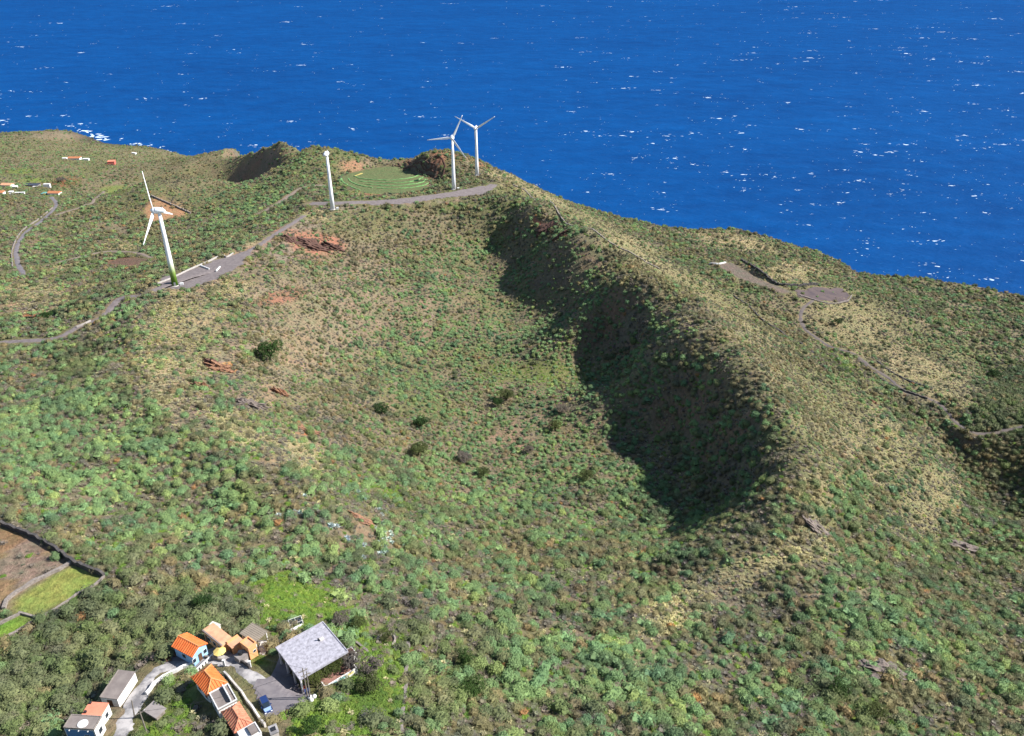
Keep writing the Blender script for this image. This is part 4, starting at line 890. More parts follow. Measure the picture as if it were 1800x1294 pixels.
def turbine(i, yaw, phase, R, blades, label, foot, hub_py):
    B = TBASE[i]; a = math.radians(yaw); h = hub_height(B, hub_py, (3 * math.cos(a), 3 * math.sin(a))); t = empty('wind_turbine', B, a)
    tag(t, label, 'wind turbine', 'wind turbines on the crater rim')
    tw = MB().tube([(0, 0, -1), (0, 0, h * .3), (0, 0, h * .65), (0, 0, h - 1.2)], [1.75, 1.45, 1.15, .85], 20).build('tower', foot, t, (0, 0, 0), smooth=True)
    MB().tube([(0, 0, 0), (0, 0, .35)], [2.3, 2.3], 20).build('plinth', pale_conc, t)
    MB().box(-.07, .07, -.5, .5, .4, 2.5).build('door', mat('turbine_door', srgb(150, 150, 150, .7)), tw, (1.66 * math.cos(-a - 1.2), 1.66 * math.sin(-a - 1.2), 0), -a - 1.2)
    v, f = lathe_x([(-3.6, .25), (-3.2, .75), (-2.2, 1.25), (-.6, 1.7), (1.0, 1.85), (1.9, 1.8)]); nac = link('nacelle', mesh('nacelle', v, f, True), white_paint, t, (0, 0, h))
    MB().box(-2.3, -1.9, -.25, .25, 1.0, 1.9).build('vent', white_paint, nac); MB().tube([(-2.9, 0, .7), (-2.9, 0, 2.3)], .06, 6).build('mast', mat('mast', srgb(160, 160, 165, .7)), nac)
    v, f = lathe_x([(1.95, 1.75), (2.7, 1.7), (3.5, 1.4), (4.2, .9), (4.6, .3)]); hub = link('hub', mesh('hub', v, f, True), white_paint, t, (0, 0, h))
    if blades:
        bm_ = blade_mesh(R)
        for k in range(3):
            ph = math.radians(phase + 120 * k); o = link('blade', bm_, white_paint, t, (3.0, 0, h))
            # blade runs out from the hub in the rotor plane (local y-z)
            d = Vector((0, math.cos(ph), math.sin(ph))); x = Vector((0, -math.sin(ph), math.cos(ph))); o.rotation_euler = Matrix((x, d.cross(x), d)).transposed().to_euler()
    else:
        for k in range(3):
            ph = math.radians(90 + 120 * k); d = Vector((0, math.cos(ph), math.sin(ph))); MB().tube([d * .9, d * 2.1], .5, 10).build('blade_socket', white_paint, t, (3.0, 0, h), smooth=True)
    MB().box(-1.0, 1.0, -.7, .7, 0, 1.5).build('transformer_box', whitewash, t, (3.6 * math.cos(.15 - a), 3.6 * math.sin(.15 - a), -.1), -a + .3)
    return t
turbine(0, 176, 84, 22, True, 'nearest white wind turbine with a green-shaded tower foot'.replace('nearest', 'tall'), green_foot, 370)
turbine(1, 262, 0, 20, False, 'white wind turbine tower without blades on the rim road', white_paint, 272)
turbine(2, 272, 64, 20.5, True, 'white wind turbine by the gravel apron, one blade level', white_paint, 243)
turbine(3, 260, 32, 21, True, 'farthest white wind turbine on the seaward hillock, blades in a Y'.replace('farthest ', ''), white_paint, 226)

# ------------------------------------------------------------------ village buildings
roof_orange = mat('orange_tiles', srgb(222, 110, 52, .75), srgb(240, 134, 72, .75), 1.0, rough=.8)
roof_pale = mat('faded_tiles', srgb(214, 150, 118, .75), srgb(188, 110, 84, .75), 1.6, rough=.9)
roof_peach = mat('peach_roof', srgb(232, 176, 136, .78), srgb(206, 150, 118, .75), .7, rough=.9)
roof_grey = mat('grey_roof_screed', srgb(146, 142, 148, .68), srgb(200, 196, 204, .72), 1.4, rough=.95, detail=12, lo=.34, hi=.66)
roof_dark = mat('brown_roof_felt', srgb(140, 128, 122, .6), srgb(160, 148, 140, .62), .5, rough=.95)
roof_corr = mat('corrugated_sheet', srgb(150, 138, 122, .62), srgb(170, 156, 138, .64), .7, rough=.7)
roof_red = mat('salmon_roof', srgb(224, 132, 104, .75), srgb(236, 150, 120, .75), .6)
wall_white = mat('white_render', srgb(238, 234, 228, .85), srgb(222, 218, 212, .83), .9, rough=.95)
wall_blue = mat('blue_render', srgb(150, 196, 232, .8), srgb(166, 206, 236, .8), .9)
wall_shade_blue = mat('shade_blue_render', srgb(96, 142, 196, .75), srgb(112, 156, 204, .75), .9)  # blue paint with the blue of a shaded white wall mixed in
wall_orange = mat('orange_render', srgb(238, 176, 120, .8), srgb(230, 160, 108, .8), .9)
wall_cream = mat('cream_render', srgb(240, 220, 150, .8), srgb(230, 208, 140, .8), .9)
wall_grey = mat('bare_blockwork', srgb(140, 132, 128, .65), srgb(164, 154, 148, .66), 1.2)
glass = mat('window_glass', srgb(40, 52, 64, .7), rough=.15, spec=.6)
frame_m = mat('window_frame', srgb(220, 218, 214, .8)); door_m = mat('door_wood', srgb(92, 66, 48, .7), srgb(112, 82, 60, .7), 3)
metal_d = mat('dark_metal', srgb(70, 72, 76, .7), rough=.5, metal=.6)
ridge_m = mat('ridge_tiles', srgb(236, 150, 96, .78))
def opening(root, side, pos, z0, w, h, lx, ly, kind='window'):
    """a window or door set in one wall; side -x, +x, -y, +y"""
    o = MB(); g = MB(); t = .06
    o.box(-w / 2, w / 2, -t, .02, 0, h); g.box(-w / 2 + .08, w / 2 - .08, -t - .025, -t + .01, .08, h - .08)
    p = {'-y': ((pos, -ly, z0), 0), '+y': ((pos, ly, z0), math.pi), '-x': ((-lx, pos, z0), -math.pi / 2), '+x': ((lx, pos, z0), math.pi / 2)}[side]
    q = o.build(kind, frame_m if kind == 'window' else door_m, root, p[0], p[1]); 
    if kind == 'window': g.build('pane', glass, q)
    else: MB().tube([(w * .35, -t - .05, h * .5), (w * .35, -t, h * .5)], .04, 6).build('handle', metal_d, q)
    return q
def tile_rows(roof, poly, m, gap=.55, rad=.09):
    """rows of cover tiles up one roof slope; poly[0] -> poly[1] is the eave"""
    A_, B_ = Vector(poly[0]), Vector(poly[1]); e = (B_ - A_).normalized(); nrm = e.cross(Vector(poly[2]) - A_).normalized(); d = nrm.cross(e)
    if nrm.z < 0: nrm = -nrm
    if d.z < 0: d = -d
    P2 = [((Vector(p) - A_).dot(e), (Vector(p) - A_).dot(d)) for p in poly]; L_ = (B_ - A_).length; s = gap * .5
    while s < L_:
        top = 0
        for (x0, y0), (x1, y1) in zip(P2[1:], P2[2:] + P2[:1]):
            if (x0 - s) * (x1 - s) <= 0 and abs(x1 - x0) > 1e-6: top = max(top, y0 + (y1 - y0) * (s - x0) / (x1 - x0))
        if top > .5:
            a = A_ + e * s + nrm * .03; b_ = a + d * (top - .05); MB().tube([a, b_], rad, 6).build('tile_row', m, roof)
        s += gap
def gable(root, lx, ly, h, rise, m, over=.35, rows=True):
    X, Y = lx / 2 + 0, ly / 2; xr = 0; th = .18
    pts_ = [(-X, -Y, h), (0, -Y, h + rise), (X, -Y, h), (X, Y, h), (0, Y, h + rise), (-X, Y, h)]
    v = pts_ + [(x, y, z - th) for x, y, z in pts_]; f = [(0, 1, 4, 5), (1, 2, 3, 4), (6, 11, 10, 7), (7, 10, 9, 8), (0, 6, 7, 1), (1, 7, 8, 2), (3, 9, 10, 4), (4, 10, 11, 5), (0, 5, 11, 6), (2, 8, 9, 3)]
    r = link('roof', mesh('roof', v, f), m, root); MB().tube([(0, -Y, h + rise), (0, Y, h + rise)], .14, 8).build('ridge', ridge_m, r)
    if rows: tile_rows(r, [pts_[0], pts_[5], pts_[4], pts_[1]], m); tile_rows(r, [pts_[2], pts_[3], pts_[4], pts_[1]], m)
    return r
def hip(root, lx, ly, h, rise, m, rows=True, rm=None):
    X, Y = lx / 2, ly / 2; s = max(.3, Y - X * .9); th = .18
    c = [(-X, -Y, h), (X, -Y, h), (X, Y, h), (-X, Y, h)]; t0 = (0, -s, h + rise); t1 = (0, s, h + rise)
    v = c + [t0, t1] + [(x, y, z - th) for x, y, z in c]
    r = link('roof', mesh('roof', v, [(0, 1, 4), (1, 2, 5, 4), (2, 3, 5), (3, 0, 4, 5), (0, 6, 7, 1), (1, 7, 8, 2), (2, 8, 9, 3), (3, 9, 6, 0), (6, 9, 8, 7)]), m, root)
    for a, b_ in ((c[0], t0), (c[1], t0), (c[2], t1), (c[3], t1), (t0, t1)): MB().tube([a, b_], .13, 8).build('ridge', rm or ridge_m, r)
    if rows:
        tile_rows(r, [c[3], c[0], t0, t1], m); tile_rows(r, [c[1], c[2], t1, t0], m); tile_rows(r, [c[0], c[1], t0], m); tile_rows(r, [c[2], c[3], t1], m)
    return r
def flat_roof(root, lx, ly, z, m, th=.25, lip=0, lipm=None):
    r = MB().box(-lx / 2, lx / 2, -ly / 2, ly / 2, z - th, z).build('roof', m, root)
    if lip:
        for (x0, x1, y0, y1) in ((-lx / 2, lx / 2, -ly / 2, -ly / 2 + .18), (-lx / 2, lx / 2, ly / 2 - .18, ly / 2), (-lx / 2, -lx / 2 + .18, -ly / 2 + .18, ly / 2 - .18), (lx / 2 - .18, lx / 2, -ly / 2 + .18, ly / 2 - .18)):
            MB().box(x0, x1, y0, y1, z + .002, z + lip).build('parapet', lipm or m, r)
    return r
def walls(root, lx, ly, h, m, inset=.3, down=2.5, name='wall'):
    return MB().box(-lx / 2 + inset, lx / 2 - inset, -ly / 2 + inset, ly / 2 - inset, -down, h).build(name, m, root)
def site(nm, name, label, cat='house'):
    c, yaw, lx, ly, zg, h, poly = SITE[nm]; return tag(empty(name, (c[0], c[1], zg), yaw), label, cat), lx, ly, h

# the big house with the flat grey roof
t, lx, ly, h = site('flat', 'house', 'large house with a flat grey concrete roof, vine and white terrace')
w_ = MB().box(-lx / 2 + 1.9, lx / 2 - .5, -ly / 2 + 1.6, ly / 2 - .5, -2.5, h - .35).build('wall', wall_grey, t)
MB().box(lx / 2 - 3.2, lx / 2 - .45, -ly / 2 + 1.2, -ly / 2 + 1.597, -2.5, h - .36).build('wall', wall_cream, t)
r = flat_roof(t, lx, ly, h, roof_grey, .32, .14, roof_grey); MB().tube([(lx * .2, ly * .12, h), (lx * .2, ly * .12, h + .6)], .13, 8).build('vent_pipe', metal_d, r); MB().box(lx * .22, lx * .3, ly * .07, ly * .13, h + .01, h + .35).build('hatch', pale_conc, r)
for y in (-ly / 2 + .25, -ly * .17, ly * .13, ly * .42): MB().box(-lx / 2 + .15, -lx / 2 + .45, y - .15, y + .15, -2.5, h - .325).build('pillar', whitewash, t)
for y in (-ly * .25, 0, ly * .25): opening(t, '-x', y, 1.0 if y else 0, 1.3, 1.3 if y else 2.2, lx / 2 - 1.9, ly / 2, 'window' if y else 'door')
ter = MB().box(-lx * .12, lx / 2 + .2, -ly / 2 - 2.0, -ly / 2 + 1.19, -3, .5).build('terrace', mat('terrace_tiles', srgb(150, 108, 96, .7), srgb(170, 128, 112, .7), 2), t)
for (x0, x1, y0, y1) in ((-lx * .12, lx / 2 + .2, -ly / 2 - 2.2, -ly / 2 - 2.003), (lx / 2 + .203, lx / 2 + .4, -ly / 2 - 2.2, -ly / 2 + 1.5), (-lx * .12 - .2, -lx * .12 - .003, -ly / 2 - 2.2, -ly / 2 - .6)): MB().box(x0, x1, y0, y1, -2.9, 1.35).build('parapet', wall_white, ter)
for k in range(3): MB().box(-lx * .02 + k * 1.9, -lx * .02 + k * 1.9 + 1.3, -ly / 2 - 2.24, -ly / 2 - 2.202, .55, 1.1).build('panel', mat('aqua_panel', srgb(140, 206, 208, .75)) if k < 2 else wall_cream, ter)
MB().box(lx / 2 + .41, lx / 2 + 2.4, -ly * .36, -ly * .16, -2.5, 1.0).build('porch', wall_white, t); MB().box(lx / 2 + .6, lx / 2 + 2.2, -ly * .34, -ly * .18, 1.003, 1.08).build('porch_floor', mat('red_tile', srgb(120, 64, 56, .7)), t)
# orange gable with the blue end wall
t, lx, ly, h = site('blue', 'house', 'small house with an orange tiled gable roof and pale blue end wall'); walls(t, lx, ly, h - .19, wall_blue)
xx, yy = lx / 2 - .3, ly / 2 - .3
link('gable_wall', mesh('gable_wall', [(-xx, -yy, h - .19), (xx, -yy, h - .19), (0, -yy, h + .82), (-xx, -yy + .2, h - .19), (xx, -yy + .2, h - .19), (0, -yy + .2, h + .82)], [(0, 1, 2), (5, 4, 3), (0, 2, 5, 3), (1, 4, 5, 2), (0, 3, 4, 1)]), wall_blue, t)
gable(t, lx, ly, h, 1.1, roof_orange)
for p in (-1.6, 1.2): opening(t, '-y', p, .9, .9, 1.1, xx, yy)
opening(t, '-y', -.1, 0, .9, 2.0, xx, yy, 'door'); opening(t, '-x', 0, 1, 1.1, 1.1, xx, yy)
for k in range(7): MB().box(-2.6 + k * .8, -2.2 + k * .8, -ly / 2 - 1.3, -ly / 2 - 1.1, -.5, .75).build('baluster', whitewash, t)
MB().box(-2.8, 3.2, -ly / 2 - 1.35, -ly / 2 - 1.05, .752, .9).build('handrail', whitewash, t)
# the long peach-roofed row
t, lx, ly, h = site('long', 'house', 'long low house with a faded peach roof behind the blue-walled house'); walls(t, lx, ly, h - .26, wall_orange, .2); r = flat_roof(t, lx, ly, h, roof_peach)
MB().box(-lx / 2 + .02, -lx / 2 + .3, -ly / 2 + .02, ly / 2 - .02, h + .002, h + .1).build('eave_course', roof_dark, r)
for y in (-ly * .3, -ly * .05, ly * .22): opening(t, '-x', y, .9, 1.0, 1.1, lx / 2 - .2, ly / 2)
opening(t, '-x', ly * .36, 0, .9, 2.0, lx / 2 - .2, ly / 2, 'door')
t, lx, ly, h = site('annex', 'annex', 'low annex with a peach roof joining the long house', 'house'); walls(t, lx, ly, h - .26, wall_orange, .25); r = flat_roof(t, lx, ly, h, roof_peach); MB().box(-lx / 2 + .1, lx / 2 - .1, ly / 2 - .5, ly / 2 - .1, h + .002, h + .35).build('parapet', wall_orange, r); opening(t, '-x', 0, .0, .9, 2.0, lx / 2 - .25, ly / 2, 'door')
t, lx, ly, h = site('cube', 'outbuilding', 'orange-walled cube-shaped outbuilding at the end of the long house', 'house'); walls(t, lx, ly, h - .26, wall_orange, .1); flat_roof(t, lx, ly, h, roof_peach, .25, .3, wall_orange); opening(t, '-y', .3, 1.2, .7, .7, lx / 2, ly / 2 - .1); opening(t, '-x', 0, 0, .9, 2.0, lx / 2 - .1, ly / 2, 'door')
MB().box(-lx / 2 - 2.2, -lx / 2 - .0, -ly / 2 + .4, ly / 2 - .6, -2, 1.9).build('lean_to', wall_grey, t); MB().tube([(-lx / 2 - 1.1, 0, 1.9), (-lx / 2 - 1.1, 0, 2.7)], .45, 12).build('water_drum', metal_d, t)
t, lx, ly, h = site('hut', 'hut', 'tiny whitish hut behind the long peach-roofed house', 'shed'); walls(t, lx, ly, h - .16, wall_white, .12); flat_roof(t, lx, ly, h, pale_conc, .15); opening(t, '+x', 0, 0, .8, 1.9, lx / 2 - .12, ly / 2, 'door')
t, lx, ly, h = site('shed', 'shed', 'open shed with a brown corrugated roof beside the pale patio', 'shed')
r = MB().box(-lx / 2, lx / 2, -ly / 2, ly / 2, h - .1, h).build('roof', roof_corr, t)
s = -lx / 2 + .25
while s < lx / 2: MB().tube([(s, -ly / 2, h + .01), (s, ly / 2, h + .01)], .05, 5).build('corrugation', roof_corr, r); s += .45
MB().box(-lx / 2 + .3, lx / 2 - .3, ly / 2 - .5, ly / 2 - .3, -2, h - .11).build('wall', wall_white, t); MB().box(lx / 2 - .5, lx / 2 - .3, -ly / 2 + 2.2, ly / 2 - .51, -2, h - .11).build('wall', wall_white, t)
for x in (-lx / 2 + .3, lx / 2 - .3): MB().box(x - .1, x + .1, -ly / 2 + .2, -ly / 2 + .4, -2, h - .11).build('post', whitewash, t)
MB().box(-1.5, .4, 0, 1.4, -1, .9).build('workbench', door_m, t)
# hip roof, grey roof, faded tiles, end block
t, lx, ly, h = site('hip', 'house', 'house with a bright orange hipped tile roof beside the lane'); walls(t, lx, ly, h - .19, wall_white, .45); hip(t, lx, ly, h, 1.5, roof_orange)
for y in (-ly * .22, ly * .2): opening(t, '-x', y, 1.0, 1.0, 1.2, lx / 2 - .45, ly / 2)
opening(t, '+x', 0, 0, .95, 2.1, lx / 2 - .45, ly / 2, 'door')
t, lx, ly, h = site('grey', 'house', 'grey flat-roofed block between the orange hip roof and the faded tile roof'); walls(t, lx, ly, h - .26, wall_white, .12); r = flat_roof(t, lx, ly, h, roof_dark, .25, .22, whitewash); MB().box(lx * .18, lx * .18 + .2, -ly / 2 + .2, ly / 2 - .2, h + .003, h + .75).build('parapet', whitewash, r); opening(t, '-x', 0, 1, 1.0, 1.1, lx / 2 - .12, ly / 2)
t, lx, ly, h = site('tile', 'house', 'low house with a faded patchy hipped tile roof'); walls(t, lx, ly, h - .19, wall_white, .3); hip(t, lx, ly, h, 1.2, roof_pale, True, roof_pale); opening(t, '-x', 0, .9, 1.0, 1.1, lx / 2 - .3, ly / 2)
t, lx, ly, h = site('end', 'house', 'white block with a small grey roof at the photo edge'); walls(t, lx, ly, h - .22, wall_white, .05); flat_roof(t, lx, ly, h, whitewash, .2, .2, whitewash); MB().box(0, lx / 2 - .4, -ly / 2 + .6, ly / 2 - .4, h + .01, h + .5).build('roof_room', roof_dark, t); opening(t, '-x', 0, .8, 1.0, 1.1, lx / 2 - .05, ly / 2)
t, lx, ly, h = site('box', 'water_tank', 'small square concrete tank at the end of the passage wall', 'water tank'); walls(t, lx, ly, h - .16, pale_conc, .1, 2); flat_roof(t, lx, ly, h, concrete, .15); MB().box(-.4, .4, -.4, .4, h + .01, h + .15).build('lid', metal_d, t)
# down the lane
t, lx, ly, h = site('barn', 'barn', 'long white barn with a plain grey-brown flat roof', 'barn'); walls(t, lx, ly, h - .16, wall_white, .08); r = flat_roof(t, lx, ly, h, roof_dark, .15); MB().box(-lx / 2, lx / 2, ly / 2 - .2, ly / 2, h + .002, h + .12).build('eave_course', pale_stone, r); opening(t, '-x', 0, .4, 1.0, 1.6, lx / 2 - .08, ly / 2, 'door'); MB().tube([(lx * .08, ly / 2 + .1, h - .1), (lx * .08, ly / 2 + .5, h - .2)], .07, 6).build('spout', pale_stone, t)
t, lx, ly, h = site('pink', 'house', 'white house with a flat salmon roof between barn and blue-fronted house'); walls(t, lx, ly, h - .21, wall_white, .06); r = flat_roof(t, lx, ly, h, roof_red, .2)
for x, y in ((-lx * .3, ly * .36), (lx * .38, ly * .4)): MB().box(x - .2, x + .2, y - .2, y + .2, h + .002, h + .4).build('chimney', metal_d, r)
opening(t, '-y', 0, .9, 1.0, 1.1, lx / 2, ly / 2 - .06)
t, lx, ly, h = site('white', 'house', 'white house with a blue-painted front and brown flat roof by the lane'); walls(t, lx, ly, h - .21, wall_white, .06); r = flat_roof(t, lx, ly, h, roof_dark, .2, .1, pale_stone); MB().box(-lx / 2 + .03, -lx / 2 + .055, -ly / 2 + .35, ly / 2 - .25, -2, h - .5).build('shaded_blue_front', wall_shade_blue, t)  # front panel carries blue paint and the wall's shade in one colour
opening(t, '-y', 0, 1.0, 1.1, 1.3, lx / 2, ly / 2 - .06); opening(t, '-x', -ly * .2, .8, 1.0, 1.2, lx / 2 - .03, ly / 2); MB().tube([(-lx * .15, -ly * .05, h + .01), (-lx * .15, -ly * .05, h + .14)], .9, 18).build('cistern_cover', whitewash, r)
for y in (-ly * .3, 0, ly * .3): MB().box(-lx / 2 - .3, -lx / 2 + .02, y - .07, y + .07, h - .45, h - .32).build('spout', whitewash, t)
t, lx, ly, h = site('ruin', 'ruined_shed', 'roofless-looking low shed with a bare grey slab roof in the bushes'.replace('roofless-looking ', ''), 'shed'); walls(t, lx, ly, h - .16, pale_stone, .3); flat_roof(t, lx, ly, h, mat('bare_slab', srgb(150, 140, 136, .65), srgb(170, 160, 154, .66), .8), .15)

# far farmhouses in the valley
def farmhouse(px, py, w, d, h, roofm, label, yaw=0.0, kind='gable', wallm=wall_white, extra=()):
    p = at(px, py); t = tag(empty('farmhouse', (p[0], p[1], p[2] - .3), yaw), label, 'house'); walls(t, w, d, h - .2, wallm, .25, 3)
    if kind == 'gable':
        tt = empty('roof_pivot', (0, 0, 0)) if False else None
        X, Y = w / 2, d / 2; v = [(-X, -Y, h), (X, -Y, h), (X, 0, h + 1.5), (-X, 0, h + 1.5), (-X, Y, h), (X, Y, h), (-X, -Y, h - .2), (X, -Y, h - .2), (X, Y, h - .2), (-X, Y, h - .2)]
        link('roof', mesh('roof', v, [(0, 1, 2, 3), (3, 2, 5, 4), (0, 3, 4, 9, 6), (1, 7, 8, 5, 2), (0, 6, 7, 1), (4, 5, 8, 9)]), roofm, t)
    else: flat_roof(t, w, d, h, roofm, .2, .15, roofm)
    for k in range(max(1, int(w / 4))): opening(t, '-y', -w / 2 + 2 + k * 4, 1.0, 1.0, 1.2, w / 2, d / 2 - .25)
    opening(t, '-y', 0.3, 0, 1, 2.1, w / 2, d / 2 - .25, 'door')
    for (x, y, a, b_, hh, m_) in extra:
        MB().box(x - a / 2, x + a / 2, y - b_ / 2, y + b_ / 2, -3, hh).build('outbuilding', m_, t)
    return t
roof_far = mat('weathered_tiles', srgb(206, 140, 96, .7), srgb(188, 116, 80, .7), .8)
farmhouse(132, 281, 16, 8, 3.4, roof_far, 'distant long farmhouse with an ochre roof and white wings near the coast', .05, extra=((-15, 3, 7, 4, 2.4, wall_white), (15, -1, 8, 4, 2.2, wall_white)))
farmhouse(197, 289, 9, 9, 5.0, roof_red, 'distant red-walled farmhouse alone on the coastal slope', .2, 'flat', mat('red_render', srgb(208, 108, 96, .75)), extra=((-8, -1, 6, 1.2, .4, pale_conc),))
farmhouse(14, 329, 12, 7, 3.4, roof_peach, 'distant farmhouse with a peach and white roof at the photo edge', -.15, extra=((9, -2, 6, 5, 2.6, wall_white),))
farmhouse(2, 342, 7, 7, 3.0, roof_far, 'distant orange-roofed farmhouse below the peach-roofed one', .1, extra=((8, 4, 4, 4, 2.2, wall_white), (11, -3, 5, 3, 2.0, wall_white)))
farmhouse(97, 343, 12, 7, 3.2, roof_far, 'distant orange-roofed farmhouse with a teal lean-to by the valley road', -.05, extra=((-10.5, 0, 5, 6, 2.4, mat('teal_sheet', srgb(110, 176, 170, .7))),))
farmhouse(57, 328, 16, 8, 2.8, mat('dark_sheet', srgb(66, 70, 84, .7), rough=.6), 'distant low building with a dark roof among the farmhouses', .05, 'flat', wall_grey, extra=((6, -5, 6, 2.5, 2.0, wall_white), (14, 4, 7, 3, 2.0, wall_white)))
farmhouse(236, 271, 7, 4, 2.4, wall_white, 'distant tiny white hut near the cliff edge', -.3, 'flat')
farmhouse(35, 341, 10, 2.5, 2.0, wall_white, 'distant narrow white shed beside the valley farmhouses', .1, 'flat')

# ------------------------------------------------------------------ the parked car
def car():
    a, b_ = at(461.5, 1231), at(474, 1256); c = (a + b_) / 2; z = float(H_at(c[0], c[1])) + .14; d = b_ - a; yaw = math.atan2(d[1], d[0])
    t = tag(empty('car', (c[0], c[1], z), yaw), 'small blue hatchback parked on the asphalt yard', 'car')
    paint = mat('blue_car_paint', srgb(40, 62, 112, .7), rough=.25, spec=.6); paint2 = mat('pale_bonnet_paint', srgb(150, 176, 214, .75), rough=.22, spec=.6); rubber = mat('tyre_rubber', srgb(28, 28, 30), rough=.9); steel = mat('rim_steel', srgb(180, 182, 186, .7), rough=.3, metal=.8)
    def hull(sec, name, m, parent, smooth=False):
        v = []; f = []
        for x, w, z0, z1 in sec:
            for k, (sy, sz) in enumerate(((-1, 0), (-1, .55), (-.86, 1), (.86, 1), (1, .55), (1, 0))): v.append((x, sy * w, z0 + (z1 - z0) * sz))
        n = len(sec)
        for i in range(n - 1):
            for k in range(6): f.append((i * 6 + k, i * 6 + (k + 1) % 6, (i + 1) * 6 + (k + 1) % 6, (i + 1) * 6 + k))
        f += [tuple(range(5, -1, -1)), tuple((n - 1) * 6 + k for k in range(6))]
        return link(name, mesh(name, v, f, smooth), m, parent)
    body = hull([(-1.95, .70, .32, .78), (-1.85, .80, .24, .92), (-.9, .84, .20, .95), (.6, .84, .20, .94), (1.45, .82, .22, .86), (1.85, .74, .26, .74), (1.98, .62, .32, .62)], 'body', paint, t)
    cab = hull([(-1.78, .66, .93, 1.05), (-1.35, .70, .93, 1.42), (-.3, .70, .93, 1.46), (.35, .68, .93, 1.40), (1.05, .62, .93, .98)], 'cabin', glass, t)
    MB().prism([(-1.4, -.60), (.25, -.60), (.25, .60), (-1.4, .60)], 1.40, [1.445, 1.43, 1.43, 1.445]).build('roof', paint, t, (0, 0, .03))
    MB().prism([(.95, -.68), (1.75, -.60), (1.75, .60), (.95, .68)], [.86, .74, .74, .86], [.945, .80, .80, .945]).build('bonnet', paint2, t, (0, 0, .01))
    for y in (-.55, .55):
        MB().box(1.86, 1.98, y - .15, y + .15, .55, .70).build('headlight', mat('lamp_glass', srgb(235, 238, 240), rough=.1), t); MB().box(-1.99, -1.9, y - .12, y + .12, .62, .82).build('tail_light', mat('tail_red', srgb(190, 30, 26)), t)
        MB().box(.55, .75, y * 1.6 - .09, y * 1.6 + .09, .93, 1.06).build('mirror', paint, t)
    for x in (-1.2, 1.22):
        for y in (-.78, .78):
            w = MB().tube([(x, y - .1, .3), (x, y + .1, .3)], .31, 16).build('wheel', rubber, t); MB().tube([(x, y - .11, .3), (x, y + .11, .3)], .18, 12).build('rim', steel, w)
    MB().box(1.93, 2.02, -.26, .26, .36, .48).build('number_plate', whitewash, t)
    return t
car()

# ------------------------------------------------------------------ poles, wires, odds and ends
pole_m = mat('pole_wood', srgb(150, 140, 128, .7), srgb(120, 110, 100, .7), 2)
def pole(px, py, h, label, tilt=0, arm=True):
    p = at(px, py); t = tag(empty('utility_pole', p, .6), label, 'utility pole'); MB().tube([(0, 0, -1), (tilt, 0, h)], [.15, .10], 8).build('post', pole_m, t)
    if arm:
        MB().box(-.9, .9, -.06, .06, h - .8, h - .65).build('crossarm', pole_m, t)
        for x in (-.75, 0, .75): MB().tube([(x, 0, h - .65), (x, 0, h - .4)], .05, 6).build('insulator', frame_m, t)
    return Vector(p) + Vector((0, 0, h - .4))
pa = pole(541, 1226, 8.0, 'taller utility pole at the corner of the flat-roofed house'); pb = pole(545, 1229, 7.4, 'second utility pole standing close beside the corner pole', .25); pc = pole(259, 1291, 6.5, 'thin utility pole beside the village lane'); pd = pole(236, 1262, 4.5, 'short pale post leaning over the village lane', .5, False)
def wire(a, b_, sag, label):
    P_ = [a.lerp(b_, k / 16) + Vector((0, 0, -sag * 4 * (k / 16) * (1 - k / 16))) for k in range(17)]; c = P_[0]
    tag(MB().tube([p - c for p in P_], .022, 4).build('overhead_wire', metal_d, None, c), label, 'wire')
wire(pa, pc, 1.6, 'overhead wire from the corner pole to the lane pole'); wire(pa + Vector((.7, .2, 0)), Vector(at(415, 1160)) + Vector((0, 0, 4)), .8, 'overhead wire from the corner pole to the forecourt')
def small_thing(name, px, py, build, label, cat, rz=0.0):
    p = at(px, py); t = tag(empty(name, p, rz), label, cat); build(t); return t
def rack(t):
    for x in (-1.4, 0, 1.4): MB().tube([(x, -.8, 0), (x, .8, 1.5)], .05, 6).build('rail', frame_m, t)
    for y, z in ((-.8, 0.02), (0, .75), (.8, 1.5)): MB().tube([(-1.45, y, z), (1.45, y, z)], .05, 6).build('crossbar', frame_m, t)
    for x in (-.7, .7): MB().box(x - .6, x + .6, -.02, .02, 0, 1.5).build('panel', glass, t, (0, -.15, .1)).rotation_euler = (-.8, 0, 0)
small_thing('solar_rack', 521, 1099, rack, 'small metal frame with dark panels behind the flat-roofed house', 'solar panel', .5)
def barrel(t):
    MB().tube([(0, 0, 0), (0, 0, .3), (0, 0, .6), (0, 0, .95)], [.36, .42, .42, .36], 14).build('body', mat('orange_plastic', srgb(226, 104, 60, .8)), t, smooth=True); MB().tube([(0, 0, .952), (0, 0, 1.0)], .3, 14).build('lid', mat('orange_lid', srgb(206, 92, 54, .8)), t)
small_thing('barrel', 535, 1214, barrel, 'orange barrel at the foot of the utility poles', 'barrel')
def bin_(t):
    MB().prism([(-.5, -.35), (.5, -.35), (.5, .35), (-.5, .35)], 0, [1.0, 1.0, 1.1, 1.1]).build('body', mat('navy_plastic', srgb(40, 52, 84, .8)), t); MB().box(-.55, .55, -.4, .4, 1.102, 1.17).build('lid', mat('navy_lid', srgb(52, 64, 100, .8)), t)
    for x in (-.4, .4): MB().tube([(x - .05, .36, .12), (x + .05, .36, .12)], .12, 10).build('wheel', metal_d, t)
small_thing('waste_bin', 541, 1220, bin_, 'navy waste bin beside the orange barrel', 'bin', .4)
def sacks(t):
    for k, (x, y) in enumerate(((0, 0), (.8, .2), (.4, -.6))): MB().tube([(x, y, 0), (x, y, .3), (x, y, .6), (x, y, .75)], [.35, .48, .36, .1], 9).build('sack', whitewash, t, smooth=True)
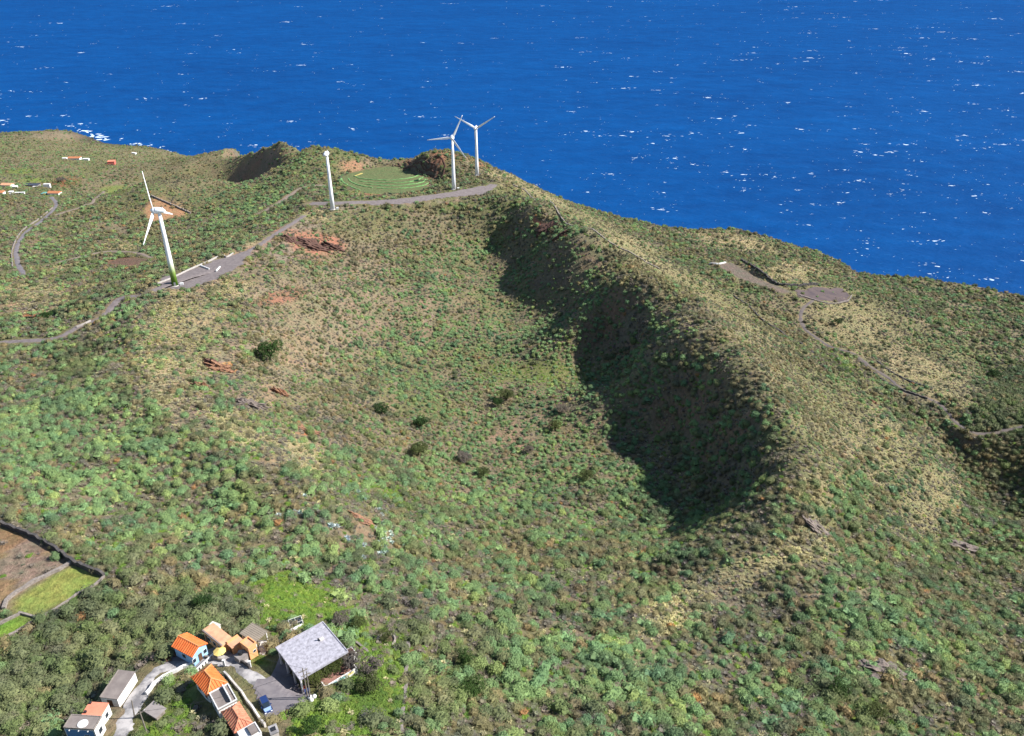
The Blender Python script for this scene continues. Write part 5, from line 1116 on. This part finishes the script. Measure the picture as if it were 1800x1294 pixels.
small_thing('rubbish_sacks', 545, 1228, sacks, 'pale rubbish sacks heaped by the utility poles', 'sacks')
def planter(t):
    n = 18
    MB().tube([(1.9 * math.cos(6.283 * k / n), 1.9 * math.sin(6.283 * k / n), .45) for k in range(n + 1)], .32, 6).build('stone_ring', pale_stone, t)
    MB().tube([(0, 0, -.8), (0, 0, .4)], 1.8, 18).build('soil', mat('planter_soil', srgb(110, 88, 70, .6)), t)
small_thing('planter', 679, 1128, planter, 'round stone planter in the weeds above the green plots', 'planter')
def lintel(t):
    MB().box(-.2, .2, -.15, .15, 0, 1.6).build('pillar', whitewash, t); MB().box(-.28, .28, -.22, .22, 1.602, 1.75).build('cap', whitewash, t)
small_thing('gate_post', 395, 1171, lintel, 'white gate post at the lane corner by the forecourt', 'gate post')
small_thing('gate_post', 440, 1173, lintel, 'white gate post on the green bank by the big house shadow', 'gate post')
def seat(t):
    MB().box(-.6, .6, -.5, .5, 0, .4).build('seat', door_m, t); MB().box(-.6, .6, .42, .5, .402, .95).build('backrest', door_m, t)
small_thing('garden_chair', 310, 1151, seat, 'dark garden chair on the terrace beside the blue house', 'chair', .7); small_thing('garden_chair', 297, 1160, seat, 'dark garden chair by the bushes at the lane', 'chair', 2.0)
drape('terrace_pavement', [at(303, 1142), at(334, 1160), at(318, 1168), at(286, 1166), at(292, 1156)], mat('dark_paving', srgb(112, 106, 108, .6), srgb(130, 124, 124, .6), 1), 'dark paved terrace below the orange gable roof', .15, .7)
def umbrella(t):
    n = 8; v = [(1.3 * math.cos(6.283 * k / n), 1.3 * math.sin(6.283 * k / n), 2.0) for k in range(n)] + [(0, 0, 2.6)]
    link('canopy', mesh('canopy', v, [(k, (k + 1) % n, n) for k in range(n)]), mat('yellow_cloth', srgb(238, 206, 120, .8)), t); MB().tube([(0, 0, 0), (0, 0, 2.55)], .04, 6).build('pole', frame_m, t); MB().tube([(0, 0, 0), (0, 0, .12)], .3, 12).build('base', concrete, t)
small_thing('parasol', 389, 1157, umbrella, 'yellow parasol on the concrete forecourt', 'parasol')

# ------------------------------------------------------------------ trees that stand out from the scrub
bark = mat('bark', srgb(92, 78, 64, .6), srgb(70, 60, 50, .6), 2, bump=.5)
TM = {'dark': foliage_mat('tree_dark', [srgb(52, 80, 34, .6), srgb(64, 90, 40, .6)]), 'mid': foliage_mat('tree_mid', [srgb(82, 94, 52, .6), srgb(92, 100, 56, .6)]), 'grey': foliage_mat('tree_grey', [srgb(128, 118, 106, .62), srgb(112, 106, 96, .62)]), 'vine': foliage_mat('vine_leaves', [srgb(78, 92, 44, .6), srgb(96, 104, 50, .6)])}
def tree(px, py, w, h, kind, label, seed, name='tree', p=None, cat='tree'):
    r = np.random.default_rng(seed); p = at(px, py) if p is None else p; t = tag(empty(name, p, r.uniform(0, 6)), label, cat)
    tr = MB().tube([(0, 0, -.6), (r.normal(0, .1), 0, h * .25), (r.normal(0, .2), r.normal(0, .2), h * .6)], [w * .045, w * .035, w * .02], 8).build('trunk', bark, t)
    cl = []
    for k in range(9):
        a = k * 2.4; q = (w * .34 * math.sqrt((k + .5) / 9)); c = np.array([q * math.cos(a), q * math.sin(a), h * r.uniform(.5, .78)]); cl.append((c, w * r.uniform(.15, .24), h * r.uniform(.16, .26)))
        if k % 2 == 0: MB().tube([(0, 0, h * .2), tuple(c * np.array([.5, .5, .7])), tuple(c)], [w * .02, w * .014, w * .006], 6).build('limb', bark, tr)
    v = []; f = []
    for c, rr, rh in cl:
        for i in range(95):
            d = r.normal(0, 1, 3); d /= np.linalg.norm(d); d[2] = d[2] if d[2] > -.5 else -d[2]
            q = c + d * np.array([rr, rr, rh]) * r.uniform(.7, 1.08); n_ = d * .5 + np.array([0, 0, .6]) + r.normal(0, .35, 3); n_ /= np.linalg.norm(n_); a_ = np.cross(n_, [.2, .9, .3]); a_ /= np.linalg.norm(a_); b_ = np.cross(n_, a_); s_ = w * .034 * r.uniform(.7, 1.4); k0 = len(v); t0 = r.uniform(0, 6.28); v.append(q + n_ * s_ * .25)
            for j in range(5):
                th = t0 + 1.2566 * j; v.append(q + (a_ * math.cos(th) + b_ * math.sin(th)) * s_ - n_ * s_ * r.uniform(0, .5)); v.append(q + (a_ * math.cos(th + .8) + b_ * math.sin(th + .8)) * s_ * .6 - n_ * s_ * .3)
            f += [(k0, k0 + 1 + 2 * j, k0 + 2 + 2 * j) for j in range(5)]
    link('crown', mesh('crown', v, f), TM[kind], t); return t
for a in [(476, 634, 13, 8.5, 'dark', 'wide dark green tree alone high on the inner crater wall'), (672, 728, 6.5, 4.2, 'dark', 'dark round tree at the foot of the inner crater wall, uppermost of three'), (741, 752, 7, 4.2, 'dark', 'dark round tree on the crater floor edge, middle of three'),
          (736, 802, 7.5, 5, 'mid', 'olive green tree on the crater floor edge, lowest of three'), (890, 704, 8, 5, 'mid', 'big olive tree in the middle of the crater floor'), (875, 714, 5, 3.4, 'dark', 'smaller dark tree leaning on the big crater floor tree'), (976, 757, 6, 4, 'mid', 'olive tree on the crater floor beside the bare patch'), (930, 797, 4.5, 3, 'grey', 'small grey tree below the bare patch in the crater'),
          (988, 726, 6, 3.4, 'grey', 'grey-brown leafless tree on the crater floor'), (816, 812, 6.5, 4, 'grey', 'grey leafless tree on the near crater floor'), (850, 838, 5, 3.4, 'mid', 'green tree below the grey leafless one'), (1030, 845, 6, 4, 'mid', 'olive tree near the crater shade'), (818, 1170, 4.2, 3.4, 'dark', 'dark bush-like tree on the lower slope, upper one'), (832, 1222, 5, 3.4, 'dark', 'dark spreading tree low on the slope above the photo edge'),
          (548, 1290, 4, 3, 'dark', 'dark tree at the edge of the green weeds'), (1470, 1225, 5, 4, 'dark', 'dark tree in a hollow of the lower scrub'), (1540, 1265, 5, 4, 'mid', 'olive tree below the dark hollow'), (600, 1100, 4.5, 3, 'grey', 'grey bush-tree in the weeds behind the flat-roofed house'), (632, 1105, 4, 2.8, 'mid', 'olive bush-tree beside the weeds behind the house'),
          (620, 1175, 5, 3.6, 'grey', 'grey tree beside the terrace of the big house'), (655, 1185, 5, 3.4, 'grey', 'grey tree among the weeds down from the terrace'), (650, 1215, 5, 3.2, 'mid', 'olive tree in the bright green plots'), (1472, 572, 6, 4.5, 'dark', 'lone dark tree on the dry outer slope'), (360, 1072, 5, 4, 'dark', 'dark tree in the thicket behind the orange roofs'), (1745, 665, 8, 5, 'dark', 'dark tree in the gully on the outer slope'), (85, 562, 7, 4, 'dark', 'dark tree below the rim road bend'), (108, 322, 12, 6, 'grey', 'brownish tree clump beside the valley farmhouses')]:
    k_ = 1.3 if a[1] > 680 and a[1] < 860 else 1.12; tree(a[0], a[1], a[2] * k_, a[3] * k_, a[4], a[5], seed=int(a[0] + a[1]))
c, yaw, lx, ly, zg, h, poly = SITE['flat']; ca_, sa_ = math.cos(yaw), math.sin(yaw)
for k, (x, y, s) in enumerate(((-lx * .22, -ly / 2 - .1, 4.6), (lx * .02, -ly / 2 + .3, 4.2), (lx * .24, -ly / 2 + .3, 3.4))):
    tree(0, 0, s, h + (.4 - .5 * k), 'vine', ['climbing vine shrub at the pole corner of the big house', 'climbing vine shrub in the middle of the terrace edge', 'climbing vine shrub at the cream wall of the big house'][k], 500 + k, 'climbing_shrub', (c[0] + ca_ * x - sa_ * y, c[1] + sa_ * x + ca_ * y, zg), 'shrub')
p = at(679, 1128); tree(0, 0, 4, 3, 'mid', 'brownish shrub growing in the round stone planter', 77, 'planter_shrub', (p[0], p[1], p[2] + .4), 'shrub')

# ------------------------------------------------------------------ rock outcrops
def rock(px, py, w, hgt, cols, label, seed):
    r = np.random.default_rng(seed); p = at(px, py); bm = bmesh.new(); bmesh.ops.create_icosphere(bm, subdivisions=4, radius=1)
    gx = float(H_at(p[0] + 2, p[1]) - H_at(p[0] - 2, p[1])) / 4; gy = float(H_at(p[0], p[1] + 2) - H_at(p[0], p[1] - 2)) / 4
    for v in bm.verts:
        q = np.array(v.co); n_ = fbm(np.array([q[0] * 2.2 + seed]), np.array([q[1] * 2.2 + q[2] * 3.1]), 4)[0]; s = .55 + .95 * abs(n_ - .5) * 2 + .35 * math.floor(n_ * 7) / 7
        x, y = q[0] * s * w / 2, q[1] * s * w * .28; v.co = (x, y, gx * x + gy * y + q[2] * s * hgt * .55)
    me_ = bpy.data.meshes.new('rock'); bm.to_mesh(me_); bm.free()
    return tag(link('rock_outcrop', me_, mat('rock', cols[0], cols[1], 1.1, rough=1, bump=.8, bscale=2.0), None, p, 0), label, 'rock')
RD = (srgb(136, 98, 82, .5), srgb(98, 78, 72, .45)); OR = (srgb(186, 136, 100, .6), srgb(130, 98, 82, .6)); GR = (srgb(150, 134, 122, .62), srgb(104, 94, 90, .6))
for a in [(548, 432, 17, 4.5, RD, 'red rock face under the rim road below the bladeless turbine'), (585, 436, 12, 4, RD, 'smaller red rock at the end of the red rock face'), (516, 425, 12, 3, RD, 'dull red rock near the gravel road edge'), (388, 648, 10, 3.2, OR, 'orange rock ledge near the wide dark tree'), (372, 638, 6, 2.4, RD, 'dark red rock above the orange ledge'),
          (352, 682, 6, 3.5, OR, 'upright orange rock below the orange ledge'), (442, 712, 11, 2.8, GR, 'long pale grey rock band on the inner crater wall'), (492, 692, 6, 3, OR, 'pale orange rock under the wide dark tree'), (535, 754, 9, 1.2, OR, 'thin orange scar of rock low on the inner wall'), (960, 402, 12, 3.5, RD, 'red rock on the crater rim above the shaded cliff'), (985, 415, 9, 3, RD, 'darker red rock further along the shaded cliff top'),
          (1690, 962, 14, 3, GR, 'grey-brown rock band at the gully head'), (1440, 932, 9, 1.6, GR, 'flat brown rock on the near crater lip'), (640, 915, 6, 1.6, OR, 'small orange rock among the agaves'), (1555, 1180, 10, 2.2, GR, 'brown rock face in the lower scrub'), (1535, 708, 3.5, 1.6, OR, 'little orange rock on the outer slope')]:
    rock(a[0], a[1], a[2] * 1.3, a[3] * 1.5, a[4], a[5], seed=int(a[0]))
